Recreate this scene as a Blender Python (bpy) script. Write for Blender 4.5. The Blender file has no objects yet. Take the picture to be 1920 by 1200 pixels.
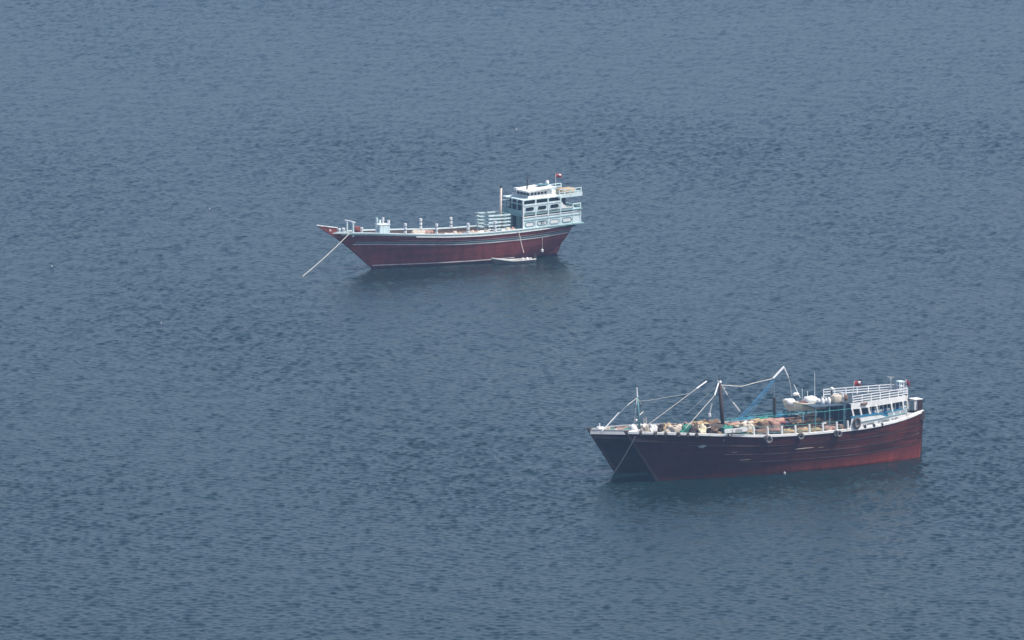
import bpy, math, random
import numpy as np
from mathutils import Matrix, Vector
random.seed(7); rng = np.random.default_rng(11)
R = math.radians
SC = bpy.context.scene
COL = SC.collection

# ------------------------------------------------------------------ camera
FPX, CAMH, PITCH = 15000.0, 150.0, 0.1373          # focal length in photo pixels, height, look-down angle
cam = bpy.data.cameras.new('camera'); camo = bpy.data.objects.new('camera', cam); COL.objects.link(camo)
cam.sensor_width = 36.0; cam.lens = 36.0 * FPX / 1920.0
cam.clip_start = 1.0; cam.clip_end = 90000.0
camo.location = (0, 0, CAMH); camo.rotation_euler = (math.pi / 2 - PITCH, 0, 0)
SC.camera = camo

# ------------------------------------------------------------------ sky and sun
SUN_AZ, SUN_EL = R(102), R(60)                      # azimuth clockwise from +Y (the view direction)
W = bpy.data.worlds.new('World'); SC.world = W; W.use_nodes = True
nt = W.node_tree
bg = nt.nodes['Background']
sky = nt.nodes.new('ShaderNodeTexSky'); sky.sky_type = 'NISHITA'; sky.sun_disc = False
sky.sun_elevation = SUN_EL; sky.sun_rotation = SUN_AZ
sky.altitude = 0; sky.air_density = 1.0; sky.dust_density = 4.0; sky.ozone_density = 1.0
nt.links.new(sky.outputs[0], bg.inputs[0]); bg.inputs[1].default_value = 0.13
sd = bpy.data.lights.new('sun', 'SUN'); sd.energy = 3.5; sd.angle = R(0.55); sd.color = (1.0, 0.95, 0.88)
so = bpy.data.objects.new('sun', sd); COL.objects.link(so)
sdir = Vector((math.sin(SUN_AZ) * math.cos(SUN_EL), math.cos(SUN_AZ) * math.cos(SUN_EL), math.sin(SUN_EL)))
so.rotation_euler = sdir.to_track_quat('Z', 'Y').to_euler(); so.location = sdir * 400
vs = SC.view_settings; vs.view_transform = 'Standard'; vs.look = 'None'; vs.gamma = 1.0; vs.use_curve_mapping = False
vs.exposure = 0.45
SC.render.engine = 'CYCLES'
SC.cycles.use_denoising = True
SC.cycles.max_bounces = 6; SC.cycles.volume_bounces = 0

# ------------------------------------------------------------------ pixel -> place
_f = np.array([0, math.cos(PITCH), -math.sin(PITCH)]); _u = np.array([0, math.sin(PITCH), math.cos(PITCH)])
_C = np.array([0, 0, CAMH])
def ray(px, py): return _f + np.array([1., 0, 0]) * (px - 960) / FPX + _u * (600 - py) / FPX
def water(px, py, z=0.0):
    d = ray(px, py); return _C + d * ((z - CAMH) / d[2])

class Frame:
    """a vessel's own axes: x aft from the stem at the waterline, y away to starboard, z up"""
    def __init__(s, O, deg):
        s.O = np.array(O, float); s.rz = R(deg)
        s.ax = np.array([math.cos(s.rz), math.sin(s.rz), 0]); s.ay = np.array([-math.sin(s.rz), math.cos(s.rz), 0])
    def L(s, px, py, y):
        d = ray(px, py); k = (y - (_C - s.O) @ s.ay) / (d @ s.ay); p = _C + d * k - s.O
        return np.array([float(p @ s.ax), y, float(p[2])])
    def w(s, p): return s.O + s.ax * p[0] + s.ay * p[1] + np.array([0, 0, p[2]])
    def loc(s, wp):
        v = np.asarray(wp) - s.O; return np.array([v @ s.ax, v @ s.ay, v[2]])

# ------------------------------------------------------------------ materials
MAT = {}
def mat(name, col, rough=0.6, var=0.25, scale=1.2, dirt=None, dirt_amt=0.0, bump=0.0, metal=0.0, streak=None, spec=0.35):
    m = bpy.data.materials.new(name); m.use_nodes = True; n = m.node_tree; N = n.nodes; K = n.links
    b = N['Principled BSDF']; b.inputs['Roughness'].default_value = rough; b.inputs['Metallic'].default_value = metal
    b.inputs['Specular IOR Level'].default_value = spec
    tc = N.new('ShaderNodeTexCoord'); mp = N.new('ShaderNodeMapping'); K.new(tc.outputs['Object'], mp.inputs[0])
    mp.inputs['Scale'].default_value = streak or (1, 1, 1)
    no = N.new('ShaderNodeTexNoise'); no.inputs['Scale'].default_value = scale; no.inputs['Detail'].default_value = 5
    no.inputs['Roughness'].default_value = 0.65
    K.new(mp.outputs[0], no.inputs[0])
    cr = N.new('ShaderNodeValToRGB'); cr.color_ramp.elements[0].position = 0.3; cr.color_ramp.elements[1].position = 0.7
    c = np.array(col); lo = np.clip(c * (1 - var), 0, 1); hi = np.clip(c * (1 + var * 0.6), 0, 1)
    cr.color_ramp.elements[0].color = (*lo, 1); cr.color_ramp.elements[1].color = (*hi, 1)
    K.new(no.outputs[0], cr.inputs[0]); out = cr.outputs[0]
    if dirt:
        n2 = N.new('ShaderNodeTexNoise'); n2.inputs['Scale'].default_value = scale * 0.45; n2.inputs['Detail'].default_value = 8
        n2.inputs['Roughness'].default_value = 0.7
        K.new(mp.outputs[0], n2.inputs[0])
        r2 = N.new('ShaderNodeValToRGB'); r2.color_ramp.elements[0].position = 0.62 - 0.25 * dirt_amt; r2.color_ramp.elements[1].position = 0.75
        K.new(n2.outputs[0], r2.inputs[0])
        mx = N.new('ShaderNodeMix'); mx.data_type = 'RGBA'; K.new(r2.outputs[0], mx.inputs[0])
        K.new(out, mx.inputs[6]); mx.inputs[7].default_value = (*dirt, 1); out = mx.outputs[2]
    K.new(out, b.inputs['Base Color'])
    if bump:
        bp = N.new('ShaderNodeBump'); bp.inputs['Strength'].default_value = 0.6; bp.inputs['Distance'].default_value = bump
        K.new(no.outputs[0], bp.inputs['Height']); K.new(bp.outputs[0], b.inputs['Normal'])
    MAT[name] = m; return m

def hull_mat(name, upper, bottom, z_line, z_soft, wear, plank=0.28, trim=0.0, rust=None):
    """painted planking: topsides above a ragged boot-top line, weed and rust-red bottom paint below, worn strake seams"""
    m = bpy.data.materials.new(name); m.use_nodes = True; n = m.node_tree; N = n.nodes; K = n.links
    b = N['Principled BSDF']; b.inputs['Roughness'].default_value = 0.6; b.inputs['Specular IOR Level'].default_value = 0.12
    tc = N.new('ShaderNodeTexCoord'); sx = N.new('ShaderNodeSeparateXYZ'); K.new(tc.outputs['Object'], sx.inputs[0])
    def noise(scale, detail, sc):
        mp = N.new('ShaderNodeMapping'); mp.inputs['Scale'].default_value = sc; K.new(tc.outputs['Object'], mp.inputs[0])
        t = N.new('ShaderNodeTexNoise'); t.inputs['Scale'].default_value = scale; t.inputs['Detail'].default_value = detail
        t.inputs['Roughness'].default_value = 0.65; K.new(mp.outputs[0], t.inputs[0]); return t.outputs[0]
    def mth(op, a, c, clamp=False):
        q = N.new('ShaderNodeMath'); q.operation = op; q.use_clamp = clamp
        for i, v in enumerate((a, c)):
            if isinstance(v, (int, float)): q.inputs[i].default_value = v
            else: K.new(v, q.inputs[i])
        return q.outputs[0]
    def mixc(f, a, c):
        q = N.new('ShaderNodeMix'); q.data_type = 'RGBA'
        K.new(f, q.inputs[0])
        for i, v in ((6, a), (7, c)):
            if isinstance(v, tuple): q.inputs[i].default_value = (*v, 1)
            else: K.new(v, q.inputs[i])
        return q.outputs[2]
    big = noise(0.25, 4, (1, 1, 1)); streak = noise(1.0, 6, (0.9, 0.9, 0.12)); along = noise(1.0, 5, (0.12, 0.12, 2.6))
    dark = tuple(x * 0.55 for x in upper); lite = tuple(min(1, x * q) for x, q in zip(upper, (1.75, 1.45, 1.4)))
    c = mixc(mth('MULTIPLY', mth('SUBTRACT', mth('ADD', mth('MULTIPLY', streak, 0.45), mth('MULTIPLY', along, 0.55)), 0.36), 3.6, True), dark, lite)
    # boot-top
    zl = mth('ADD', sx.outputs[2], mth('MULTIPLY', mth('SUBTRACT', big, 0.5), z_soft * 1.6))
    zl = mth('ADD', zl, mth('MULTIPLY', mth('SUBTRACT', streak, 0.5), z_soft))
    zl = mth('SUBTRACT', zl, mth('MULTIPLY', sx.outputs[0], trim))
    f = mth('SUBTRACT', 1.0, mth('DIVIDE', mth('SUBTRACT', zl, z_line - z_soft), 2 * z_soft, True), True)
    c = mixc(f, c, mixc(mth('MULTIPLY', mth('SUBTRACT', streak, 0.35), 3, True), tuple(x * 0.45 for x in bottom), bottom))
    if rust:  # redder patches along the planks, stronger towards the stern
        red_aft = mth('MULTIPLY', mth('MULTIPLY', mth('SUBTRACT', mth('ADD', mth('MULTIPLY', big, 0.5), mth('MULTIPLY', along, 0.5)), 0.44), 6.0, True), mth('DIVIDE', mth('SUBTRACT', sx.outputs[0], 6.0), 30.0, True))
        c = mixc(mth('MULTIPLY', red_aft, 0.8), c, rust)
    # pale scrapes along the planks
    sc = mth('MULTIPLY', mth('SUBTRACT', along, 0.66), 7.0, True)
    sc = mth('MULTIPLY', sc, mth('MULTIPLY', mth('SUBTRACT', big, 0.42), 4, True))
    c = mixc(mth('MULTIPLY', sc, 0.75), c, wear)
    # plank seams, colour and relief
    wv = mth('FRACT', mth('DIVIDE', mth('ADD', sx.outputs[2], mth('MULTIPLY', sx.outputs[0], 0.004)), plank), 0)
    seam = mth('SUBTRACT', 1.0, mth('MULTIPLY', mth('MINIMUM', wv, mth('SUBTRACT', 1.0, wv)), 9.0, True))
    c = mixc(mth('MULTIPLY', seam, 0.45), c, tuple(x * 0.35 for x in upper))
    K.new(c, b.inputs['Base Color'])
    bp = N.new('ShaderNodeBump'); bp.inputs['Strength'].default_value = 0.5; bp.inputs['Distance'].default_value = 0.03
    K.new(mth('SUBTRACT', along, seam), bp.inputs['Height']); K.new(bp.outputs[0], b.inputs['Normal'])
    MAT[name] = m; return m

mat('white_paint', (0.78, 0.79, 0.78), 0.5, 0.10, 1.6, (0.42, 0.36, 0.30), 0.25, streak=(1, 1, 0.3))
mat('cream_paint', (0.80, 0.74, 0.58), 0.5, 0.12, 1.5, (0.4, 0.33, 0.24), 0.2)
mat('aqua_white', (0.66, 0.80, 0.815), 0.5, 0.12, 1.6, (0.40, 0.42, 0.38), 0.2, streak=(1, 1, 0.3))
mat('teal_paint', (0.10, 0.24, 0.27), 0.55, 0.25, 1.5)
mat('teal_pale', (0.26, 0.42, 0.44), 0.55, 0.2, 1.5, (0.3, 0.3, 0.27), 0.3)
mat('shaded_interior', (0.035, 0.06, 0.075), 0.7, 0.3, 1.2)  # shade behind the house openings is put into this dark colour
mat('blue_paint', (0.03, 0.20, 0.34), 0.5, 0.2, 1.4)
mat('navy_shade', (0.05, 0.09, 0.13), 0.6, 0.3, 1.0)  # dark navy with the shade of the house front painted in
mat('deck_planks', (0.20, 0.15, 0.11), 0.8, 0.45, 0.9, (0.09, 0.07, 0.06), 0.5, bump=0.02, streak=(0.25, 3, 1))
mat('inner_brown', (0.085, 0.058, 0.05), 0.7, 0.4, 1.2)
mat('mast_wood', (0.045, 0.028, 0.026), 0.7, 0.4, 1.5, streak=(1, 1, 0.2))
mat('mast_pale', (0.66, 0.55, 0.49), 0.6, 0.15, 1.5, streak=(1, 1, 0.2))
mat('steel_white', (0.80, 0.82, 0.84), 0.4, 0.06, 2.0)
mat('dark_steel', (0.035, 0.045, 0.05), 0.5, 0.3, 2.0, (0.12, 0.06, 0.03), 0.3)
mat('rope_pale', (0.62, 0.60, 0.55), 0.85, 0.15, 3.0)
mat('rope_grey', (0.35, 0.36, 0.37), 0.85, 0.2, 3.0)
mat('rope_teal', (0.06, 0.34, 0.36), 0.8, 0.2, 3.0)
mat('rope_blue', (0.06, 0.26, 0.48), 0.8, 0.2, 3.0)
mat('rubber', (0.10, 0.095, 0.095), 0.8, 0.4, 3.0, (0.34, 0.31, 0.29), 0.6)
mat('tarp_tan', (0.44, 0.32, 0.19), 0.8, 0.25, 1.6, bump=0.08)
mat('tarp_brown', (0.20, 0.125, 0.085), 0.85, 0.4, 1.6, (0.36, 0.27, 0.17), 0.35, bump=0.1)
mat('tarp_pink', (0.40, 0.24, 0.19), 0.85, 0.3, 1.6, bump=0.1)
mat('tarp_dark', (0.075, 0.06, 0.055), 0.85, 0.4, 1.6, bump=0.1)
mat('tarp_beige', (0.52, 0.46, 0.38), 0.85, 0.2, 1.6, bump=0.08)
mat('tarp_cream', (0.62, 0.56, 0.40), 0.8, 0.25, 1.6, bump=0.08)
mat('net_green', (0.05, 0.22, 0.17), 0.85, 0.4, 4.0, bump=0.08)
mat('net_blue', (0.04, 0.16, 0.28), 0.85, 0.4, 4.0, bump=0.08)
mat('net_tan', (0.42, 0.31, 0.17), 0.9, 0.45, 3.0, (0.12, 0.09, 0.06), 0.35, bump=0.12)
mat('plastic_white', (0.78, 0.79, 0.78), 0.4, 0.08, 2.0)
mat('plastic_blue', (0.05, 0.16, 0.36), 0.4, 0.15, 2.0)
mat('plastic_grey', (0.38, 0.40, 0.42), 0.5, 0.15, 2.0)
mat('red_brown', (0.24, 0.07, 0.055), 0.6, 0.35, 1.6)
mat('flag_red', (0.30, 0.03, 0.03), 0.7, 0.1, 2.0)
mat('flag_dark', (0.16, 0.025, 0.05), 0.7, 0.15, 2.0)
mat('flag_white', (0.8, 0.8, 0.8), 0.7, 0.05, 2.0)
mat('letter_grey', (0.10, 0.14, 0.16), 0.6, 0.2, 2.0)
mat('emblem_grey', (0.28, 0.32, 0.35), 0.6, 0.25, 2.0)
mat('glass_dark', (0.015, 0.025, 0.03), 0.12, 0.2, 1.0, spec=0.5)
mat('skiff_grey', (0.12, 0.12, 0.115), 0.6, 0.2, 2.0)
mat('wale_worn', (0.055, 0.028, 0.026), 0.7, 0.5, 1.2, (0.24, 0.17, 0.15), 0.45, streak=(0.25, 1, 3))
mat('stripe_grey', (0.50, 0.50, 0.51), 0.6, 0.3, 1.0, (0.2, 0.13, 0.12), 0.4, streak=(0.4, 1, 1))
mat('stripe_rose', (0.34, 0.22, 0.21), 0.6, 0.35, 1.0, (0.15, 0.06, 0.06), 0.5, streak=(0.4, 1, 1))
hull_mat('hull_maroon', (0.185, 0.052, 0.046), (0.10, 0.03, 0.035), 0.25, 0.12, (0.40, 0.26, 0.24))
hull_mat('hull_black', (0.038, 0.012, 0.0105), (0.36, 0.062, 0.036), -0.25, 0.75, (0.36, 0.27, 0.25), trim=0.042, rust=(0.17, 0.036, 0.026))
hull_mat('hull_black_far', (0.020, 0.011, 0.012), (0.12, 0.03, 0.025), -0.3, 0.5, (0.34, 0.25, 0.23), trim=0.03)

# ------------------------------------------------------------------ mesh builder
class MB:
    def __init__(s): s.v = []; s.f = []
    def add(s, vs_, fs_):
        o = len(s.v); s.v += [tuple(map(float, p)) for p in vs_]; s.f += [tuple(i + o for i in f) for f in fs_]; return s
    def hexa(s, p):      # p: bottom 4 ccw, top 4 ccw
        return s.add(p, [(3, 2, 1, 0), (4, 5, 6, 7), (0, 1, 5, 4), (1, 2, 6, 5), (2, 3, 7, 6), (3, 0, 4, 7)])
    def box(s, x0, x1, y0, y1, z0, z1, k=0.0, x_ref=0.0):
        """axis box; k shears z with x so that it follows the sheer"""
        h = lambda x: k * (x - x_ref)
        return s.hexa([(x0, y0, z0 + h(x0)), (x1, y0, z0 + h(x1)), (x1, y1, z0 + h(x1)), (x0, y1, z0 + h(x0)),
                       (x0, y0, z1 + h(x0)), (x1, y0, z1 + h(x1)), (x1, y1, z1 + h(x1)), (x0, y1, z1 + h(x0))])
    def bar(s, p, q, w, h, up=(0, 0, 1)):
        p = np.asarray(p, float); q = np.asarray(q, float); d = q - p; d /= np.linalg.norm(d)
        a = np.cross(up, d); na = np.linalg.norm(a)
        a = np.array([1., 0, 0]) if na < 1e-6 else a / na
        b = np.cross(d, a); a = a * w / 2; b = b * h / 2
        return s.hexa([p - a - b, p + a - b, p + a + b, p - a + b, q - a - b, q + a - b, q + a + b, q - a + b])
    def tube(s, pts, r, n=7, r1=None, cap=True):
        pts = [np.asarray(p, float) for p in pts]; m = len(pts); base = len(s.v); rs = np.linspace(r, r if r1 is None else r1, m)
        prev = None
        for i, p in enumerate(pts):
            d = pts[min(i + 1, m - 1)] - pts[max(i - 1, 0)]; d /= np.linalg.norm(d) + 1e-9
            if prev is None:
                a = np.cross(d, (0, 0, 1.)); a = np.array([1., 0, 0]) if np.linalg.norm(a) < 1e-3 else a
            else: a = prev - d * (prev @ d)
            a /= np.linalg.norm(a); b = np.cross(d, a); prev = a
            for j in range(n):
                t = 2 * math.pi * j / n; s.v.append(tuple(p + rs[i] * (math.cos(t) * a + math.sin(t) * b)))
        for i in range(m - 1):
            for j in range(n):
                k = (j + 1) % n; s.f.append((base + i * n + j, base + i * n + k, base + (i + 1) * n + k, base + (i + 1) * n + j))
        if cap:
            s.f.append(tuple(base + j for j in range(n))[::-1]); s.f.append(tuple(base + (m - 1) * n + j for j in range(n)))
        return s
    def lathe(s, c, prof, n=12, axis=None):
        """profile of (radius, height) turned about a vertical axis at c"""
        base = len(s.v); c = np.asarray(c, float)
        for r, h in prof:
            for j in range(n):
                t = 2 * math.pi * j / n; s.v.append((c[0] + r * math.cos(t), c[1] + r * math.sin(t), c[2] + h))
        for i in range(len(prof) - 1):
            for j in range(n):
                k = (j + 1) % n; s.f.append((base + i * n + j, base + i * n + k, base + (i + 1) * n + k, base + (i + 1) * n + j))
        s.f.append(tuple(base + j for j in range(n))[::-1]); s.f.append(tuple(base + (len(prof) - 1) * n + j for j in range(n)))
        return s
    def torus(s, c, R0, r0, axis_x, axis_z, n=18, m=8):
        c = np.asarray(c, float); ax = np.asarray(axis_x, float); az = np.asarray(axis_z, float); ay = np.cross(az, ax); base = len(s.v)
        for i in range(n):
            t = 2 * math.pi * i / n; d = math.cos(t) * ax + math.sin(t) * az
            for j in range(m):
                q = 2 * math.pi * j / m; s.v.append(tuple(c + d * (R0 + r0 * math.cos(q)) + ay * r0 * 1.2 * math.sin(q)))
        for i in range(n):
            for j in range(m):
                k = (i + 1) % n; l = (j + 1) % m
                s.f.append((base + i * m + j, base + k * m + j, base + k * m + l, base + i * m + l))
        return s
    def slab(s, outline, f3, t0, t1):
        """closed 2-D outline extruded between t0 and t1; f3(u,v,t) -> xyz"""
        n = len(outline); base = len(s.v)
        for t in (t0, t1):
            for u, v in outline: s.v.append(tuple(map(float, f3(u, v, t))))
        s.f.append(tuple(base + i for i in range(n))[::-1]); s.f.append(tuple(base + n + i for i in range(n)))
        for i in range(n):
            k = (i + 1) % n; s.f.append((base + i, base + k, base + n + k, base + n + i))
        return s
    def ring(s, outer, inner, f3, t0, t1):
        """plate with a hole; outer and inner outlines have equal counts"""
        n = len(outer); base = len(s.v)
        for t in (t0, t1):
            for o in (outer, inner):
                for u, v in o: s.v.append(tuple(map(float, f3(u, v, t))))
        for i in range(n):
            k = (i + 1) % n
            s.f.append((base + i, base + n + i, base + n + k, base + k))
            s.f.append((base + 2 * n + i, base + 2 * n + k, base + 3 * n + k, base + 3 * n + i))
            s.f.append((base + i, base + k, base + 2 * n + k, base + 2 * n + i))
            s.f.append((base + n + i, base + 3 * n + i, base + 3 * n + k, base + n + k))
        return s
    def blob(s, c, rx, ry, rz, seed=0, rough=0.18, n=12, m=8, box=0.5, ax=None, k=0.0):
        """lumpy bale: a super-ellipsoid with uneven surface"""
        r = random.Random(seed); base = len(s.v); ph = [r.uniform(0, 6.28) for _ in range(8)]
        def se(v, e): return math.copysign(abs(v) ** e, v)
        for i in range(m + 1):
            a = -math.pi / 2 + math.pi * i / m
            for j in range(n):
                b = 2 * math.pi * j / n
                x = se(math.cos(a), box) * se(math.cos(b), box); y = se(math.cos(a), box) * se(math.sin(b), box); z = se(math.sin(a), box)
                w = 1 + rough * (math.sin(3 * x + ph[0]) * math.sin(4 * y + ph[1]) + 0.6 * math.sin(7 * x + ph[2] + 5 * z) + 0.4 * math.sin(9 * y + ph[3]))
                X = x * rx * w; s.v.append((c[0] + X, c[1] + y * ry * w, c[2] + z * rz * w + k * X))
        for i in range(m):
            for j in range(n):
                q = (j + 1) % n; s.f.append((base + i * n + j, base + i * n + q, base + (i + 1) * n + q, base + (i + 1) * n + j))
        return s
    def build(s, name, material, parent=None, origin=(0, 0, 0), smooth=False):
        me = bpy.data.meshes.new(name); o = np.asarray(origin, float)
        me.from_pydata([tuple(np.asarray(p) - o) for p in s.v], [], s.f); me.materials.append(MAT[material])
        if smooth: me.polygons.foreach_set('use_smooth', [True] * len(me.polygons))
        me.update(); ob = bpy.data.objects.new(name, me); COL.objects.link(ob)
        if parent is not None: ob.parent = parent
        return ob

def tag(o, label=None, cat=None, group=None, kind=None):
    if label: o['label'] = label
    if cat: o['category'] = cat
    if group: o['group'] = group
    if kind: o['kind'] = kind
    return o
def thing(name, fr, p, label, cat, group=None):
    e = bpy.data.objects.new(name, None); COL.objects.link(e); e.empty_display_size = 0.5
    e.location = fr.w(p); e.rotation_euler = (0, 0, fr.rz); return tag(e, label, cat, group)
def place(ob, fr, p):                # a one-mesh thing whose verts are relative to p in the vessel's axes
    ob.location = fr.w(p); ob.rotation_euler = (0, 0, fr.rz); return ob
def copy_tree(o, parent=None):
    c = o.copy(); COL.objects.link(c); c.parent = parent
    for ch in list(o.children): copy_tree(ch, c)
    return c
def sag(p, q, drop, n=10):
    p = np.asarray(p, float); q = np.asarray(q, float)
    return [p + (q - p) * t - np.array([0, 0, drop * 4 * t * (1 - t)]) for t in np.linspace(0, 1, n)]
def stadium(cu, cv, w, h, n=24, square=0.0):
    out = []; r = h / 2; a = w / 2 - r
    for i in range(n):
        t = 2 * math.pi * (i + 0.5) / n; x = math.cos(t); y = math.sin(t)
        out.append((cu + math.copysign(a, x) + r * x, cv + r * y))
    return out
def rect_match(inner, u0, u1, v0, v1):
    """a rectangle outline with one vertex for each vertex of inner"""
    cu, cv = (u0 + u1) / 2, (v0 + v1) / 2; out = []
    for (u, v) in inner:
        du, dv = u - cu, v - cv
        k = min((u1 - u0) / 2 / max(abs(du), 1e-6), (v1 - v0) / 2 / max(abs(dv), 1e-6)); out.append([cu + du * k, cv + dv * k])
    for cx, cy in ((u0, v0), (u1, v0), (u1, v1), (u0, v1)):
        i = min(range(len(out)), key=lambda j: (out[j][0] - cx) ** 2 + (out[j][1] - cy) ** 2); out[i] = [cx, cy]
    return out
def pchip(xs, ys):
    xs = np.array(xs, float); ys = np.array(ys, float); h = np.diff(xs); d = np.diff(ys) / h; m = np.zeros_like(ys)
    m[0], m[-1] = d[0], d[-1]
    for i in range(1, len(xs) - 1):
        m[i] = 0 if d[i - 1] * d[i] <= 0 else 2 / (1 / d[i - 1] + 1 / d[i])
    def f(x):
        x = min(max(x, xs[0]), xs[-1]); i = min(int(np.searchsorted(xs, x, 'right')) - 1, len(xs) - 2); t = (x - xs[i]) / h[i]
        return float((1 + 2 * t) * (1 - t) ** 2 * ys[i] + t * (1 - t) ** 2 * h[i] * m[i] + t * t * (3 - 2 * t) * ys[i + 1] + t * t * (t - 1) * h[i] * m[i + 1])
    return f

# ------------------------------------------------------------------ the sea
def axis_coords(d0, d1, step, lo, hi):
    core = list(np.arange(d0, d1 + step * 0.5, step)); a = []; s = step; x = d0
    while x > lo: s *= 1.25; x -= s; a.append(max(x, lo))
    b = []; s = step; x = core[-1]
    while x < hi: s *= 1.25; x += s; b.append(min(x, hi))
    return np.array(sorted(set(a)) + core + sorted(set(b)))
def make_sea():
    X = axis_coords(-104, 106, 0.32, -40000, 40000)
    core = [806.0]                                   # rows are laid closer together in the near water
    while core[-1] < 1556: core.append(core[-1] + 0.27 * (core[-1] / 806.0) ** 1.25)
    Y0 = axis_coords(805, 806, 0.27, -6000, 807); Y1 = axis_coords(1555, core[-1], 0.6, 1554, 46000)
    Y = np.array([v for v in Y0 if v < 805.9] + core + [v for v in Y1 if v > core[-1] + 0.1])
    nx, ny = len(X), len(Y)
    gx, gy = np.meshgrid(X, Y)
    gx = gx * (0.64 + 0.36 * np.clip((gy - 806.0) / 750.0, 0, 1.0)); gx = gx.astype(np.float32); gy = gy.astype(np.float32)
    Z = np.zeros_like(gx); Dx = np.zeros_like(gx); Dy = np.zeros_like(gx)
    iy = (Y > 760) & (Y < 1620); ix = (X > -125) & (X < 127); xs_ = X[ix][None, :]
    sub = np.ix_(iy, ix); x = gx[sub]; y = gy[sub]
    gust = np.ones_like(x)
    for i in range(9):
        lam = rng.uniform(45, 170); a = rng.uniform(0, math.pi); k = 2 * math.pi / lam
        gust += 0.065 * np.sin(k * (math.cos(a) * x + math.sin(a) * 0.5 * y) + rng.uniform(0, 6.28)).astype(np.float32)
    gust = np.clip(gust, 0.9, 1.3)
    z = np.zeros_like(x); dx = np.zeros_like(x); dy = np.zeros_like(x)
    NW = 165
    for i in range(NW):
        lam = 0.58 * (2.1 / 0.58) ** rng.uniform(0, 1) if i < 155 else rng.uniform(4, 10); k = 2 * math.pi / lam
        a = R(68) + rng.normal(0, R(42)); slope = 0.0208 * rng.uniform(0.5, 1.4) * (1.0 if i < 155 else 0.45)
        amp = slope / k; ph = (k * (math.cos(a) * x + math.sin(a) * y) + rng.uniform(0, 6.28)).astype(np.float32)
        z += amp * np.cos(ph); s = np.sin(ph) * amp * 0.8
        dx += -math.cos(a) * s; dy += -math.sin(a) * s
    fade = np.clip((124 - np.abs(xs_ - 1)) / 20, 0, 1) * np.clip((y - 765) / 30, 0, 1) * np.clip((1615 - y) / 40, 0, 1)
    g = gust * fade; dy = dy - 1.0 * z                # crests lean a little towards the shore the camera stands on
    Z[sub] = z * g; Dx[sub] = dx * g; Dy[sub] = dy * g
    co = np.stack([gx + Dx, gy + Dy, Z], -1).reshape(-1, 3).astype(np.float32)
    i0 = (np.arange(ny - 1)[:, None] * nx + np.arange(nx - 1)[None, :]).reshape(-1)
    q = np.stack([i0, i0 + 1, i0 + 1 + nx, i0 + nx], -1).astype(np.int32)
    me = bpy.data.meshes.new('sea'); me.vertices.add(len(co)); me.vertices.foreach_set('co', co.reshape(-1))
    me.loops.add(q.size); me.loops.foreach_set('vertex_index', q.reshape(-1))
    me.polygons.add(len(q)); me.polygons.foreach_set('loop_start', np.arange(0, q.size, 4, dtype=np.int32))
    me.polygons.foreach_set('use_smooth', np.ones(len(q), bool))
    me.update(calc_edges=True)
    m = bpy.data.materials.new('sea_water'); m.use_nodes = True; N = m.node_tree.nodes; K = m.node_tree.links
    b = N['Principled BSDF']; b.inputs['Base Color'].default_value = (0.004, 0.018, 0.021, 1)
    b.inputs['Roughness'].default_value = 0.16; b.inputs['IOR'].default_value = 1.333
    tc = N.new('ShaderNodeTexCoord'); mp = N.new('ShaderNodeMapping'); K.new(tc.outputs['Object'], mp.inputs[0])
    mp.inputs['Rotation'].default_value = (0, 0, R(-14)); mp.inputs['Scale'].default_value = (0.7, 1.0, 1)
    n1 = N.new('ShaderNodeTexNoise'); n1.inputs['Scale'].default_value = 3.0; n1.inputs['Detail'].default_value = 4; n1.inputs['Roughness'].default_value = 0.6
    K.new(mp.outputs[0], n1.inputs[0])
    bp = N.new('ShaderNodeBump'); bp.inputs['Strength'].default_value = 1.0; bp.inputs['Distance'].default_value = 0.045
    K.new(n1.outputs[0], bp.inputs['Height']); K.new(bp.outputs[0], b.inputs['Normal'])
    me.materials.append(m)
    ob = bpy.data.objects.new('sea', me); COL.objects.link(ob); ob['kind'] = 'structure'
make_sea()

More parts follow.
